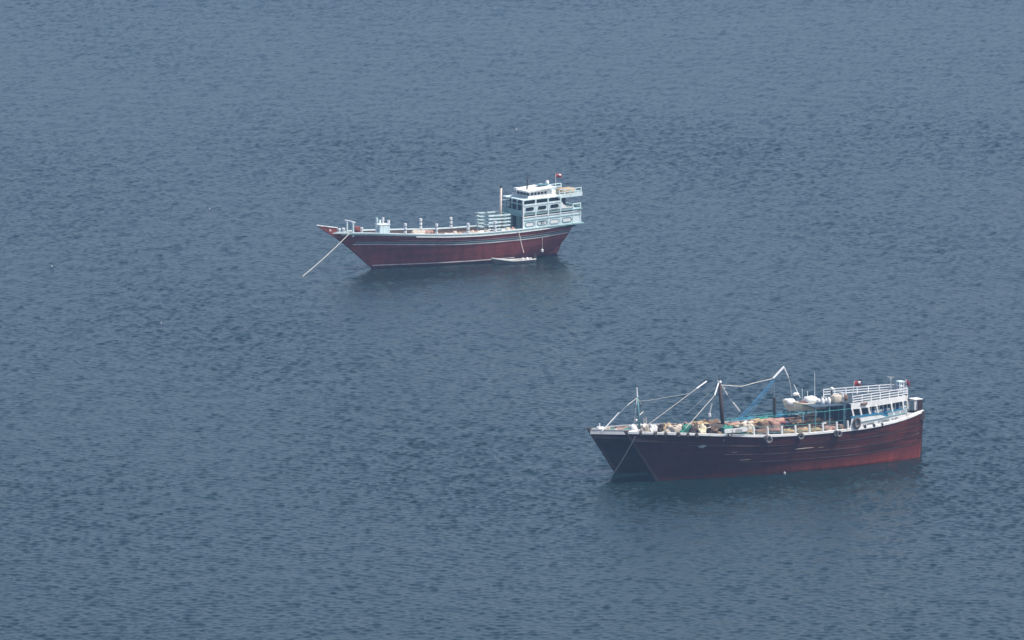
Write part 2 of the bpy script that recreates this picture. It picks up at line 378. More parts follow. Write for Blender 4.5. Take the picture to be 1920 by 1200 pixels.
# ------------------------------------------------------------------ hulls
class Hull:
    """lines of a wooden vessel: sheer(x), stem and stern profile, half-breadths at the sheer and at the waterline"""
    def __init__(s, sheer, stem, stern, bg, bw, zk=-1.0):
        s.sheer = pchip(*zip(*sheer)); s.stem = pchip(*zip(*stem)); s.stern = pchip(*zip(*stern))   # stem/stern: z -> x
        s.bg = pchip(*zip(*bg)); s.bw = pchip(*zip(*bw)); s.zk = zk
        s.x0 = s.stem(sheer[0][1]); s.x1 = s.stern(sheer[-1][1])
    def pt(s, u, z=None, v=None, off=0.0, side=-1):
        xs = s.x0 + (s.x1 - s.x0) * u; zs = s.sheer(xs)
        if z is None: z = s.zk + (zs - s.zk) * v
        v = (z - s.zk) / (zs - s.zk)
        a, b = s.stem(z), s.stern(z); x = a + (b - a) * u
        bw, bg = s.bw(u), s.bg(u); vw = (0 - s.zk) / (zs - s.zk)
        if v >= vw:
            t = (v - vw) / (1 - vw); y = bw + (bg - bw) * (t * 1.25 - 0.25 * t * t)
        else: y = bw * (0.55 + 0.45 * v / vw)
        return np.array([x, side * max(y + off, 0.02), z])
    def u_at(s, x, z=None):
        lo, hi = 0.0, 1.0
        for _ in range(30):
            m = (lo + hi) / 2
            p = s.pt(m, v=1.0) if z is None else s.pt(m, z=z)
            if p[0] < x: lo = m
            else: hi = m
        return (lo + hi) / 2
    def y_at(s, x): return -s.pt(s.u_at(x), v=1.0)[1]
    def shell(s, nu=72, nv=16):
        m = MB(); us = [(0.5 - 0.5 * math.cos(math.pi * i / nu)) * 0.5 + 0.5 * i / nu for i in range(nu + 1)]
        for side in (-1, 1):
            b = len(m.v)
            for u in us:
                for j in range(nv + 1): m.v.append(tuple(s.pt(u, v=j / nv, side=side)))
            for i in range(nu):
                for j in range(nv):
                    q = (b + i * (nv + 1) + j, b + (i + 1) * (nv + 1) + j, b + (i + 1) * (nv + 1) + j + 1, b + i * (nv + 1) + j + 1)
                    m.f.append(q if side < 0 else q[::-1])
        n1 = (nu + 1) * (nv + 1)
        for j in range(nv):                       # stem and transom faces
            m.f.append((j, j + 1, n1 + j + 1, n1 + j)); k = nu * (nv + 1)
            m.f.append((k + j + 1, k + j, n1 + k + j, n1 + k + j + 1))
        return m
    def band(s, u0, u1, z=None, v=None, dz=0.0, h=0.16, out=0.06, inn=0.05, side=-1, n=60, m=None):
        """a strake running along the hull; z a number or v a fraction of the side's height"""
        m = m or MB(); b = len(m.v)
        for i in range(n + 1):
            u = u0 + (u1 - u0) * i / n
            p = s.pt(u, z=z, v=v, side=side); zc = p[2] + dz
            y = abs(p[1])
            for (yy, zz) in ((y + out, zc - h / 2), (y + out, zc + h / 2), (y - inn, zc + h / 2), (y - inn, zc - h / 2)):
                m.v.append((p[0], side * yy, zz))
        for i in range(n):
            for j in range(4):
                k = (j + 1) % 4; q = (b + i * 4 + j, b + (i + 1) * 4 + j, b + (i + 1) * 4 + k, b + i * 4 + k)
                m.f.append(q if side > 0 else q[::-1])
        m.f.append((b, b + 1, b + 2, b + 3)); e = b + n * 4; m.f.append((e + 3, e + 2, e + 1, e)); return m
    def deck(s, drop, u0, u1, n=50):
        m = MB()
        for i in range(n + 1):
            u = u0 + (u1 - u0) * i / n; p = s.pt(u, v=1.0); z = p[2] - drop; q = s.pt(u, z=z); y = max(abs(q[1]) - 0.05, 0.02)
            m.v += [(p[0], -y, z), (p[0], 0, z + 0.12), (p[0], y, z)]
        for i in range(n):
            a = i * 3; m.f += [(a, a + 3, a + 4, a + 1), (a + 1, a + 4, a + 5, a + 2)]
        return m
    def inner(s, drop, u0, u1, side, n=50):
        m = MB()
        for i in range(n + 1):
            u = u0 + (u1 - u0) * i / n; p = s.pt(u, v=1.0, side=side); q = s.pt(u, z=p[2] - drop - 0.05, side=side)
            m.v += [(p[0], side * max(abs(p[1]) - 0.18, 0.01), p[2]), (p[0], side * max(abs(q[1]) - 0.18, 0.01), q[2])]
        for i in range(n):
            a = i * 2; q = (a, a + 2, a + 3, a + 1); m.f.append(q if side < 0 else q[::-1])
        return m
    def ribs(s, u0, u1, cnt): pass

# ================================================================== vessel helpers
def on_side(fr, hull, px, py, off=0.0, side=-1):
    """point seen at a pixel that lies on the vessel's side (at the sheer's half-breadth)"""
    y = side * 3.5
    for _ in range(12):
        p = fr.L(px, py, y); y = side * (hull.y_at(p[0]) + off)
    return fr.L(px, py, y)
def side_strip(fr, hull, bottoms, tops, off, t, both=True):
    """wall standing on the hull's side between two pixel polylines; returns the meshes of the seen and the mirrored side"""
    B = [on_side(fr, hull, *p, off=off) for p in bottoms]; T = [on_side(fr, hull, *p, off=off) for p in tops]
    res = []
    for sgn in ((1, -1) if both else (1,)):
        m = MB(); n = len(B)
        for b, tp in zip(B, T):
            m.v += [(b[0], sgn * b[1], b[2]), (tp[0], sgn * tp[1], tp[2]), (tp[0], sgn * (tp[1] + t), tp[2]), (b[0], sgn * (b[1] + t), b[2])]
        for i in range(n - 1):
            for j in range(4):
                k = (j + 1) % 4; q = (i * 4 + j, (i + 1) * 4 + j, (i + 1) * 4 + k, i * 4 + k); m.f.append(q if sgn < 0 else q[::-1])
        m.f.append((0, 1, 2, 3)); e = (n - 1) * 4; m.f.append((e + 3, e + 2, e + 1, e)); res.append(m)
    return res
def text_mesh(body, size, name, material, parent, p, ex, ez, depth=0.012):
    cu = bpy.data.curves.new(name, 'FONT'); cu.body = body; cu.size = size; cu.extrude = depth; cu.resolution_u = 2
    tmp = bpy.data.objects.new(name, cu); COL.objects.link(tmp); dg = bpy.context.evaluated_depsgraph_get()
    me = bpy.data.meshes.new_from_object(tmp.evaluated_get(dg)); bpy.data.objects.remove(tmp); bpy.data.curves.remove(cu)
    ex = np.asarray(ex, float); ex /= np.linalg.norm(ex); ez = np.asarray(ez, float); ez = ez - ex * (ez @ ex); ez /= np.linalg.norm(ez); en = np.cross(ex, ez)
    co = np.empty(len(me.vertices) * 3); me.vertices.foreach_get('co', co); co = co.reshape(-1, 3)
    co = np.asarray(p) + co[:, :1] * ex + co[:, 1:2] * ez + co[:, 2:] * en; me.vertices.foreach_set('co', co.reshape(-1)); me.update()
    me.materials.clear(); me.materials.append(MAT[material]); me.name = name
    o = bpy.data.objects.new(name, me); COL.objects.link(o); o.parent = parent; return o

def base_vessel(fr, hull, name, label, hullmat, deck_drop, rail_mat, rail_h=0.22, rail_w=0.32, in_mat='inner_brown'):
    v = thing(name, fr, (0, 0, 0), label, 'boat')
    hull.shell().build('hull', hullmat, v, smooth=True)
    hull.deck(deck_drop, 0.02, 0.995).build('deck', 'deck_planks', v)
    for sd_ in (-1, 1):
        hull.inner(deck_drop, 0.01, 0.995, sd_).build('bulwark', in_mat, v)
        hull.band(0.0, 1.0, v=1.0, dz=rail_h / 2 - 0.02, h=rail_h, out=0.09, inn=rail_w - 0.09, side=sd_).build('cap_rail', rail_mat, v)
    return v

def make_skiff(fr, p, length, beam, rz, name, label, hullmat, inmat, free=0.62, rim=None):
    """open skiff with a lifted bow, thwarts and gunwale; p is the middle of its bottom"""
    t = thing(name, fr, p, label, 'skiff'); t.rotation_euler = (0, 0, fr.rz + rz)
    Lh = length / 2
    h = Hull([(-Lh, free + 0.55), (-Lh * 0.5, free + 0.22), (0, free), (Lh, free + 0.02)], [(0, -Lh + 0.9), (free * 0.6, -Lh + 0.35), (free + 0.6, -Lh)],
             [(0, Lh - 0.1), (free + 0.6, Lh)],
             [(0, 0.04), (0.12, beam * 0.22), (0.35, beam * 0.44), (0.6, beam * 0.5), (1, beam * 0.42)],
             [(0, 0.02), (0.12, beam * 0.10), (0.35, beam * 0.32), (0.6, beam * 0.38), (1, beam * 0.34)], zk=0.0)
    h.shell(26, 6).build('hull', hullmat, t, smooth=True)
    h.deck(free * 0.62, 0.08, 0.99, 16).build('floor', inmat, t)
    for s in (-1, 1): h.band(0, 1, v=1.0, dz=0.02, h=0.13, out=0.05, inn=0.08, side=s, n=24).build('gunwale', rim or hullmat, t)
    for u in (0.35, 0.58, 0.8):
        q = h.pt(u, v=0.8); MB().box(q[0] - 0.14, q[0] + 0.14, q[1] + 0.02, -q[1] - 0.02, q[2] - 0.04, q[2]).build('thwart', inmat, t)
    return t, h, Lh

# ================================================================== 1. maroon dhow with the pale house
F1 = Frame(water(696, 503), 30)
st = [F1.L(627, 444, 0), F1.L(647, 459.5, 0), F1.L(680, 488.5, 0)]
H1 = Hull([(-5.6, 5.42), (-2, 5.33), (1.5, 5.12), (6, 4.82), (11.2, 4.52), (16, 4.42), (21, 4.48), (26, 4.62), (30, 4.84), (33.0, 5.02)],
          [(-1.0, 0.9), (0.0, 0.0)] + sorted([(p[2], p[0]) for p in st]) + [(5.6, st[0][0] - 0.45)],
          [(-1.0, 26.5), (0.2, 29.0), (1.2, 30.5), (2.4, 31.5), (4.2, 32.3), (5.2, 32.6)],
          [(0, 0.12), (0.05, 0.85), (0.12, 1.75), (0.22, 2.75), (0.36, 3.5), (0.55, 3.75), (0.75, 3.6), (0.9, 3.05), (1, 2.3)],
          [(0, 0.06), (0.06, 0.3), (0.14, 0.8), (0.25, 1.55), (0.4, 2.35), (0.58, 2.75), (0.74, 2.6), (0.86, 1.85), (0.95, 0.8), (1, 0.15)])
D1 = base_vessel(F1, H1, 'wooden_dhow', 'maroon wooden dhow with pale aqua galleried stern house, anchored alone', 'hull_maroon', 0.55, 'aqua_white', 0.16, 0.34)
for sd_ in (-1, 1):
    H1.band(0.03, 1.0, v=1.0, dz=-0.14, h=0.16, out=0.05, side=sd_).build('sheer_strake', 'teal_pale', D1)
    H1.band(0.30, 1.0, v=1.0, dz=-0.31, h=0.15, out=0.09, side=sd_).build('rub_rail', 'white_paint', D1)
    H1.band(0.22, 0.995, v=0.835, h=0.09, out=0.05, side=sd_).build('painted_strake', 'stripe_rose', D1)
    H1.band(0.05, 0.995, v=0.785, h=0.13, out=0.075, side=sd_).build('painted_strake', 'teal_paint', D1)
    H1.band(0.03, 0.99, v=0.735, h=0.15, out=0.06, side=sd_).build('painted_strake', 'stripe_grey', D1)
    H1.band(0.02, 0.76, z=0.42, h=0.13, out=0.035, side=sd_).build('waterline_stripe', 'stripe_grey', D1)
# beak of the stem
bk = [F1.L(*p, 0) for p in ((594, 423), (631, 427.5), (630, 437), (640, 452), (627, 445), (600, 427.5))]
MB().slab([(p[0], p[2]) for p in bk], lambda u, v, t: (u, t, v), -0.19, 0.19).build('stem_head', 'hull_maroon', D1)
a, b = bk[0], bk[1]
MB().bar((a[0] - 0.05, 0, a[2] + 0.05), (b[0] + 0.05, 0, b[2] + 0.05), 0.5, 0.12).build('stem_cap', 'white_paint', D1)
q = F1.L(619, 432, -0.19); MB().tube([(q[0], -0.17, q[2]), (q[0], -0.26, q[2])], 0.16, 10).build('stem_ring', 'mast_pale', D1)
# sternpost and rudder
MB().slab([(26.3, -1.0), (28.9, 0.2), (30.4, 1.2), (31.4, 2.4), (32.2, 4.2), (32.6, 4.2), (31.9, 2.4), (31.0, 0.6), (30.2, -1.0)],
          lambda u, v, t: (u + 0.12, t, v), -0.13, 0.13).build('rudder', 'hull_maroon', D1)

# stern house ------------------------------------------------------
XF, KX = 23.3, 0.04
BAY = 2.12
hy = lambda x: 3.42 - 0.035 * (x - XF)            # half-width of the galleries
def zz(x, z): return z + KX * (x - XF)
hs = MB().add([], []); 
house = MB()
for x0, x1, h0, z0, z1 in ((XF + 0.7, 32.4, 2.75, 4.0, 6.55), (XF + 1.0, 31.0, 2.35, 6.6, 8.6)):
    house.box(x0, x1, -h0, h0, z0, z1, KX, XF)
HS1 = house.build('deckhouse', 'shaded_interior', D1)
MB().box(XF - 0.1, 33.6, -3.30, 3.30, 4.36, 4.5, KX, XF).build('gallery_floor', 'teal_pale', HS1)
MB().box(XF, 33.3, -3.28, 3.28, 6.50, 6.62, KX, XF).build('gallery_floor', 'teal_pale', HS1)
MB().box(XF + 0.2, 33.4, -3.0, 3.0, 8.60, 8.72, KX, XF).build('boat_deck', 'aqua_white', HS1)
bays = [(XF + BAY * i, XF + BAY * (i + 1)) for i in range(4)] + [(XF + BAY * 4, 33.1)]
for sgn in (-1, 1):
    def side_f(u, v, t, sgn=sgn): return (u, sgn * (hy(u) + t), zz(u, v))
    for i, (x0, x1) in enumerate(bays):
        last = i == 4
        # lower panelled bulwark of each bay
        pn = MB().slab([(x0 + 0.06, 4.52), (x1 - 0.06, 4.52), (x1 - 0.06, 6.2), (x0 + 0.06, 6.2)] , side_f, -0.10, 0.0).build('gallery_panel', 'aqua_white', HS1)
        MB().slab([(x0 + 0.02, 5.70), (x1 - 0.02, 5.70), (x1 - 0.02, 5.82), (x0 + 0.02, 5.82)], side_f, 0.003, 0.06).build('moulding', 'teal_pale', HS1)
        MB().slab([(x0 + 0.02, 4.40), (x1 - 0.02, 4.40), (x1 - 0.02, 4.54), (x0 + 0.02, 4.54)], side_f, 0.003, 0.07).build('moulding', 'teal_pale', HS1)
        if not last:
            c = (x0 + x1) / 2
            MB().ring(stadium(c, 5.13, 1.66, 0.74), stadium(c, 5.13, 1.44, 0.52), side_f, 0.002, 0.05).build('oval_moulding', 'teal_paint' if i != 2 else 'teal_pale', HS1)
            MB().slab(stadium(c, 5.13, 1.40, 0.48), side_f, 0.002, 0.025).build('oval_inlay', 'white_paint', HS1)
            if i == 1:
                e = MB().slab([(c - 0.22, 4.93), (c - 0.02, 4.93), (c + 0.03, 5.33), (c - 0.2, 5.36)], side_f, 0.03, 0.04)
                e.ring(stadium(c + 0.24, 5.15, 0.36, 0.34, 12), stadium(c + 0.24, 5.15, 0.2, 0.18, 12), side_f, 0.03, 0.04)
                e.slab([(c - 0.5, 5.28), (c + 0.45, 5.34), (c + 0.4, 5.40), (c - 0.5, 5.36)], side_f, 0.03, 0.04)
                e.build('painted_emblem', 'letter_grey', HS1)
            # upper bulwark with real oval openings
            if i < 3:
                inner = stadium(c, 7.36, 1.52, 0.60)
                MB().ring(rect_match(inner, x0 + 0.06, x1 - 0.06, 6.86, 7.86), inner, side_f, -0.10, 0.0).build('oval_window_wall', 'aqua_white', HS1)
                MB().ring(stadium(c, 7.36, 1.66, 0.74), stadium(c, 7.36, 1.5, 0.58), side_f, 0.002, 0.05).build('oval_window_frame', 'aqua_white', HS1)
            else:     # stepped-down scroll
                MB().slab([(x0 + 0.06, 6.86), (x1 - 0.06, 6.86), (x1 - 0.06, 6.98), (x0 + 1.2, 7.02), (x0 + 0.95, 7.12), (x0 + 0.72, 7.36), (x0 + 0.42, 7.5), (x0 + 0.3, 7.80), (x0 + 0.06, 7.86)],
                          side_f, -0.10, 0.0).build('scroll_board', 'white_paint', HS1)
        else:
            MB().slab([(x0 + 0.06, 6.22), (x1, 6.22), (x1, 6.75), (x0 + 0.06, 6.75)], side_f, -0.10, 0.0).build('gallery_panel', 'aqua_white', HS1)
        # posts
        top = 8.7 if i < 4 else 7.3
        MB().slab([(x0 - 0.09, 4.45), (x0 + 0.09, 4.45), (x0 + 0.09, top), (x0 - 0.09, top)], side_f, -0.14, 0.05).build('post', 'aqua_white' if i else 'steel_white', HS1)
    MB().slab([(33.0, 4.45), (33.16, 4.45), (33.16, 7.3), (33.0, 7.3)], side_f, -0.14, 0.05).build('post', 'aqua_white', HS1)
    MB().slab([(XF, 7.86), (XF + BAY * 3, 7.86), (XF + BAY * 3, 8.08), (XF, 8.08)], side_f, -0.12, 0.08).build('top_rail', 'aqua_white', HS1)
    MB().slab([(XF, 6.2), (33.1, 6.2), (33.1, 6.30), (XF, 6.30)], side_f, -0.12, 0.08).build('top_rail', 'white_paint', HS1)
    MB().slab([(XF + BAY * 4, 7.3), (33.16, 7.3), (33.16, 7.4), (XF + BAY * 4, 7.4)], side_f, -0.12, 0.06).build('top_rail', 'aqua_white', HS1)
    # boat-deck railing
    for x in np.linspace(29.6, 33.3, 5):
        MB().box(x - 0.05, x + 0.05, sgn * 2.9 - 0.05, sgn * 2.9 + 0.05, zz(x, 8.72) , zz(x, 9.55)).build('rail_post', 'aqua_white', HS1)
    for zr in (9.14, 9.55):
        MB().box(29.6, 33.35, sgn * 2.9 - 0.04, sgn * 2.9 + 0.04, zr, zr + 0.09, KX, XF).build('rail', 'aqua_white', HS1)
    MB().box(29.4, 33.42, sgn * 3.03 - 0.03, sgn * 3.03 + 0.03, 8.40, 8.96, KX, XF).build('fascia', 'aqua_white', HS1)
MB().box(33.32, 33.42, -2.9, 2.9, 8.42, 8.96, KX, XF).build('fascia', 'aqua_white', HS1)
# stern face of the galleries
for z0, z1 in ((4.45, 6.2), (6.62, 6.98)):
    MB().box(33.1, 33.2, -3.0, 3.0, z0, z1, KX, XF).build('stern_panel', 'aqua_white', HS1)
# shaded front: beams, posts, doors
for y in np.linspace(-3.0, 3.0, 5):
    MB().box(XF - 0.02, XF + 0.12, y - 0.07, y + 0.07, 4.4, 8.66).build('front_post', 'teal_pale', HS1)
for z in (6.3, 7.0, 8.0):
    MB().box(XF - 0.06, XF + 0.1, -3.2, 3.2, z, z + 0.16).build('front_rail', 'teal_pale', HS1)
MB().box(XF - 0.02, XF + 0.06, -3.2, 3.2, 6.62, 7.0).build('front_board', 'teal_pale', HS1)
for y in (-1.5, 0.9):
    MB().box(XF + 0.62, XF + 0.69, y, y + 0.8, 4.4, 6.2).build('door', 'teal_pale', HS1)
# wheelhouse
WH = MB().box(25.2, 28.9, -2.0, 2.0, 8.72, 9.62, KX, XF).build('wheelhouse', 'white_paint', D1)
rf = MB()
rp = [F1.L(990, 360.5, -2.35), F1.L(1043, 351.0, -2.35)]
rx0, rx1, rz0 = rp[0][0], rp[1][0], rp[0][2] + 0.2
kr = (rp[1][2] - rp[0][2]) / (rx1 - rx0)
rf.slab([(rx0, -2.35), (rx1, -2.35), (rx1, 2.0), (rx0 + 0.2, 2.0), (rx0 - 0.25, 1.2), (rx0 - 0.25, -1.5)], lambda u, v, t: (u, v, rz0 + kr * (u - rx0) + t - 0.02 * v * v), -0.2, 0.0)
RF = rf.build('wheelhouse_roof', 'white_paint', WH)
for sgn in (-1, 1):
    MB().box(24.7, 29.4, sgn * 2.3 - 0.05, sgn * 2.3 + 0.05, 8.66, 9.08, KX, XF).build('coaming', 'white_paint', WH)
    for i in range(5):
        x = 25.4 + i * 0.56
        MB().box(x, x + 0.34, sgn * 2.01 - 0.02, sgn * 2.01 + 0.02, 9.14, 9.46, KX, XF).build('window', 'glass_dark', WH)
for i in range(4):
    y = -1.75 + i * 0.9; MB().box(25.17, 25.2, y, y + 0.72, 9.1, 9.5).build('window', 'glass_dark', WH)
def rtop(px, py, y): p = F1.L(px, py, y); return np.array([p[0], y, rz0 + kr * (p[0] - rx0) - 0.02 * y * y])
p = rtop(988, 355, -0.9); MB().tube([p, p + (0.1, 0, 1.35)], 0.11, 8).tube([p + (0.1, 0, 1.3), p + (0.16, 0, 2.2)], 0.03, 5).bar(p + (-0.5, 0, 1.75), p + (0.75, 0, 1.75), 0.05, 0.05).bar(p + (-0.3, -0.4, 1.45), p + (0.6, 0.4, 1.5), 0.12, 0.1).build('antenna_mast', 'dark_steel', RF)
p = rtop(1026, 348, 0.3); MB().lathe(p, [(0.28, 0), (0.3, 0.2), (0.24, 0.42), (0.1, 0.52)], 10).build('radar_dome', 'plastic_white', RF)
p = rtop(1018, 350, 0.0); MB().box(p[0] - 0.9, p[0] + 0.7, -0.55, 0.75, p[2] + 0.03, p[2] + 0.12).build('roof_hatch', 'teal_paint', RF)
p = rtop(966, 356, 0.6); MB().box(p[0] - 0.1, p[0] + 0.5, 0.2, 0.9, p[2] - 0.05, p[2] + 0.25).build('roof_locker', 'plastic_white', RF)

# tan covered boat on the boat deck
p = F1.L(1061, 363, -1.6); z = zz(p[0], 8.72)
c = MB().blob((0, 0, 0.42), 1.25, 1.1, 0.48, 5, 0.06, 16, 8, 0.55, k=KX).build('tarpaulin_bundle', 'tarp_tan', smooth=True)
place(c, F1, (p[0], -1.5, z)); tag(c, 'tan tarpaulin-covered bundle on the upper stern deck of the lone maroon dhow', 'bundle')

# mast
p = F1.L(938, 405, 0); t_ = F1.L(939.5, 352, 0)
MB().tube([(p[0], 0, 3.9), (t_[0], 0, t_[2])], 0.20, 10, 0.15).build('mast', 'mast_pale', D1, smooth=True)
MB().tube([(t_[0], 0, t_[2]), (t_[0], 0, t_[2] + 0.32)], 0.17, 10).build('mast_cap', 'dark_steel', D1)
# slatted rack in front of the house
r0 = F1.L(916, 432, -2.2); r1 = F1.L(957, 428, -2.2)
rk = thing('slatted_rack', F1, (r0[0], -2.2, 4.0), 'pale slatted timber rack stacked round the mast of the lone maroon dhow', 'rack')
org = (r0[0], -2.2, 4.0)
for i in range(5):
    z = 4.55 + i * 0.5
    for y in (-2.2, 1.6):
        MB().box(r0[0], r1[0], y - 0.07, y + 0.07, z, z + 0.2).build('slat', 'aqua_white', rk, org)
    for x in (r0[0] + 0.1, r1[0] - 0.1):
        MB().box(x - 0.07, x + 0.07, -2.1, 1.5, z + 0.02, z + 0.2).build('slat', 'teal_pale', rk, org)
for x in (r0[0] + 0.25, (r0[0] + r1[0]) / 2, r1[0] - 0.25):
    for y in (-2.08, 1.48): MB().box(x - 0.06, x + 0.06, y - 0.05, y + 0.05, 3.95, 6.8).build('post', 'teal_pale', rk, org)

# stanchions along both rails
def rail_xy(fr, hull, px, py, side):
    p = on_side(fr, hull, px, py, -0.1, side); return p[0], p[1], hull.sheer(p[0])
for side, pxs in ((-1, ((760, 439), (818.5, 440), (877.6, 439), (928, 436))), (1, ((788.7, 431), (845.5, 432), (895.6, 431), (735, 430)))):
    for px, py in pxs[: 4 if side < 0 else 3]:
        x, y, z = rail_xy(F1, H1, px, py, side)
        m = MB().tube([(x, y, z + 0.1), (x, y, z + 1.6)], 0.12, 8)
        s_ = m.build('stanchion', 'teal_pale', D1)
        for zz_ in (0.12, 0.68, 1.24):
            MB().tube([(x, y, z + zz_), (x, y, z + zz_ + 0.38)], 0.22, 8).build('collar', 'steel_white', s_)
# foredeck gear
def dz1(x): return H1.sheer(x) - 0.45
a = F1.L(650.5, 432, 0.5); b = F1.L(662, 436, -1.0)
bt = MB().tube([(a[0], 0.5, dz1(a[0])), (a[0], 0.5, a[2] + 1.35)], 0.15, 8).tube([(b[0], -1.0, dz1(b[0])), (b[0], -1.0, b[2] + 1.4)], 0.16, 8)
B_ = bt.build('anchor_bitts', 'aqua_white', D1)
MB().bar((a[0] - 0.2, 0.65, a[2] + 1.45), (b[0] + 0.2, -1.15, b[2] + 1.45), 0.2, 0.18).build('cross_bar', 'steel_white', B_)
p = F1.L(669, 434, 0.0); MB().box(p[0] - 0.45, p[0] + 0.35, -0.4, 0.4, dz1(p[0]), p[2] + 0.72).box(p[0] - 0.3, p[0] + 0.2, -0.55, 0.55, p[2] + 0.2, p[2] + 0.42).build('windlass', 'red_brown', D1)
for px, py, y in ((644, 433, 0.2), (678, 432, 0.8), (636, 434, 0.1)):
    p = F1.L(px, py, y); MB().lathe((p[0], y, dz1(p[0])), [(0.16, 0), (0.16, p[2] - dz1(p[0]) + 0.2), (0.24, p[2] - dz1(p[0]) + 0.22), (0.24, p[2] - dz1(p[0]) + 0.42)], 8).build('bollard', 'steel_white', D1)
a = F1.L(712.5, 436, -1.9); b = F1.L(731, 436, -1.9); t_ = F1.L(720, 422.0, -1.9)
lk = MB().box(a[0], b[0], -1.9, -0.5, dz1(a[0]), t_[2]).build('deck_locker', 'aqua_white', D1)
MB().box(a[0] - 0.06, b[0] + 0.06, -1.96, -0.44, t_[2], t_[2] + 0.08).build('lid', 'steel_white', lk)
for i in range(4):
    x = a[0] + 0.2 + i * (b[0] - a[0] - 0.4) / 3; MB().box(x - 0.03, x + 0.03, -1.93, -1.903, dz1(a[0]) + 0.1, t_[2] - 0.02).build('batten', 'aqua_white', lk)
for px, top, y, mt in ((706.5, 408.5, -1.2, 'aqua_white'), (712, 412, -0.4, 'aqua_white'), (718, 407.5, -1.4, 'steel_white'), (728.7, 412.5, -1.5, 'steel_white')):
    p = F1.L(px, top, y); x = p[0]
    MB().tube([(x, y, dz1(x)), (x, y, p[2])], 0.13, 8).tube([(x, y, p[2] - 0.5), (x, y, p[2])], 0.19, 8).build('bollard', mt, D1)
p = F1.L(706, 409, -0.8); MB().bar((p[0] - 0.2, -1.3, p[2]), (p[0] + 0.35, -0.2, p[2]), 0.16, 0.16).build('cross_bar', 'teal_pale', D1)
# small heaps on deck
HP = [(782, 437, -2.6, 1.0, 0.6, 'tarp_beige', 'off-white canvas heap on the fore deck of the lone dhow'), (800, 437, -2.3, 1.0, 0.6, 'tarp_pink', 'pinkish coiled rope heap amidships on the lone dhow'),
      (846, 438, -2.8, 0.9, 0.35, 'plastic_white', 'low white sack row by the rail, middle of the lone dhow'), (905, 434, -2.4, 1.1, 0.4, 'plastic_white', 'white sacks lying just ahead of the slatted rack')]
for i, (px, py, y, rx, rz_, mt, lb) in enumerate(HP):
    p = F1.L(px, py, y); z = H1.sheer(p[0]) - 0.55
    c = MB().blob((0, 0, rz_ * 0.9), rx, 0.6, rz_, 20 + i, 0.2, 14, 8, 0.7).build('cargo_heap', mt, smooth=True); place(c, F1, (p[0], y, z)); tag(c, lb, 'cargo')
for i, px in enumerate((836, 853, 862, 871, 884, 892, 902, 912, 925, 943, 952, 961)):
    p = on_side(F1, H1, px, 438, -0.55); c = MB().blob((0, 0, 0.3), 0.3 + 0.12 * (i % 3), 0.24, 0.42 + 0.1 * ((i * 2) % 3), 400 + i, 0.22, 10, 7, 0.75).build('sack', ('plastic_white', 'tarp_beige', 'tarp_pink')[i % 3], smooth=True)
    place(c, F1, (p[0], p[1], H1.sheer(p[0]) - 0.5)); tag(c, ('white', 'beige', 'rosy')[i % 3] + ' sack, ' + ('first', 'second', 'third', 'fourth', 'fifth', 'sixth', 'seventh', 'eighth', 'ninth', 'tenth', 'eleventh', 'last')[i] + ' from the bow along the lone dhow near rail', 'sack', 'sacks along the near rail of the lone dhow')
# anchor ropes
p = F1.L(656.5, 436.5, -1.3); e = F1.loc(water(568, 517))
c = MB().tube([np.array(q) - p for q in sag(p, e + (0, 0, -0.05), 0.18, 14)], 0.06, 6).build('anchor_rope', 'rope_pale'); place(c, F1, p)
tag(c, 'thick pale anchor rope running from the lone dhow bow into the sea', 'rope')
p = F1.L(633, 449, -0.3); e = F1.loc(water(602, 502))
c = MB().tube([np.array(q) - p for q in sag(p, e + (0, 0, -0.05), 0.9, 14)], 0.022, 5).build('anchor_rope', 'rope_grey'); place(c, F1, p)
tag(c, 'thin second rope hanging under the beak of the lone dhow', 'rope')
# boarding rope and fender
p = on_side(F1, H1, 972, 432, 0.15); e = F1.L(982, 474, -4.9)
c = MB().tube([np.array(q) - p for q in sag(p, e, 0.1, 10)], 0.05, 6).build('boarding_rope', 'rope_pale'); place(c, F1, p)
tag(c, 'pale rope hanging down the maroon side to the skiff', 'rope')
p = on_side(F1, H1, 1017, 446, 0.12); q = F1.L(1016.5, 470, -3.0)
c = MB().tube([(0, 0, 0), (q[0] - p[0], q[1] - p[1], q[2] - p[2] + 0.3)], 0.03, 5).lathe((q[0] - p[0], q[1] - p[1], q[2] - p[2] - 0.25), [(0.05, 0), (0.2, 0.08), (0.2, 0.4), (0.05, 0.52)], 8).build('hanging_fender', 'plastic_white')
place(c, F1, p); tag(c, 'white fender hung on a rope near the maroon dhow stern', 'fender')
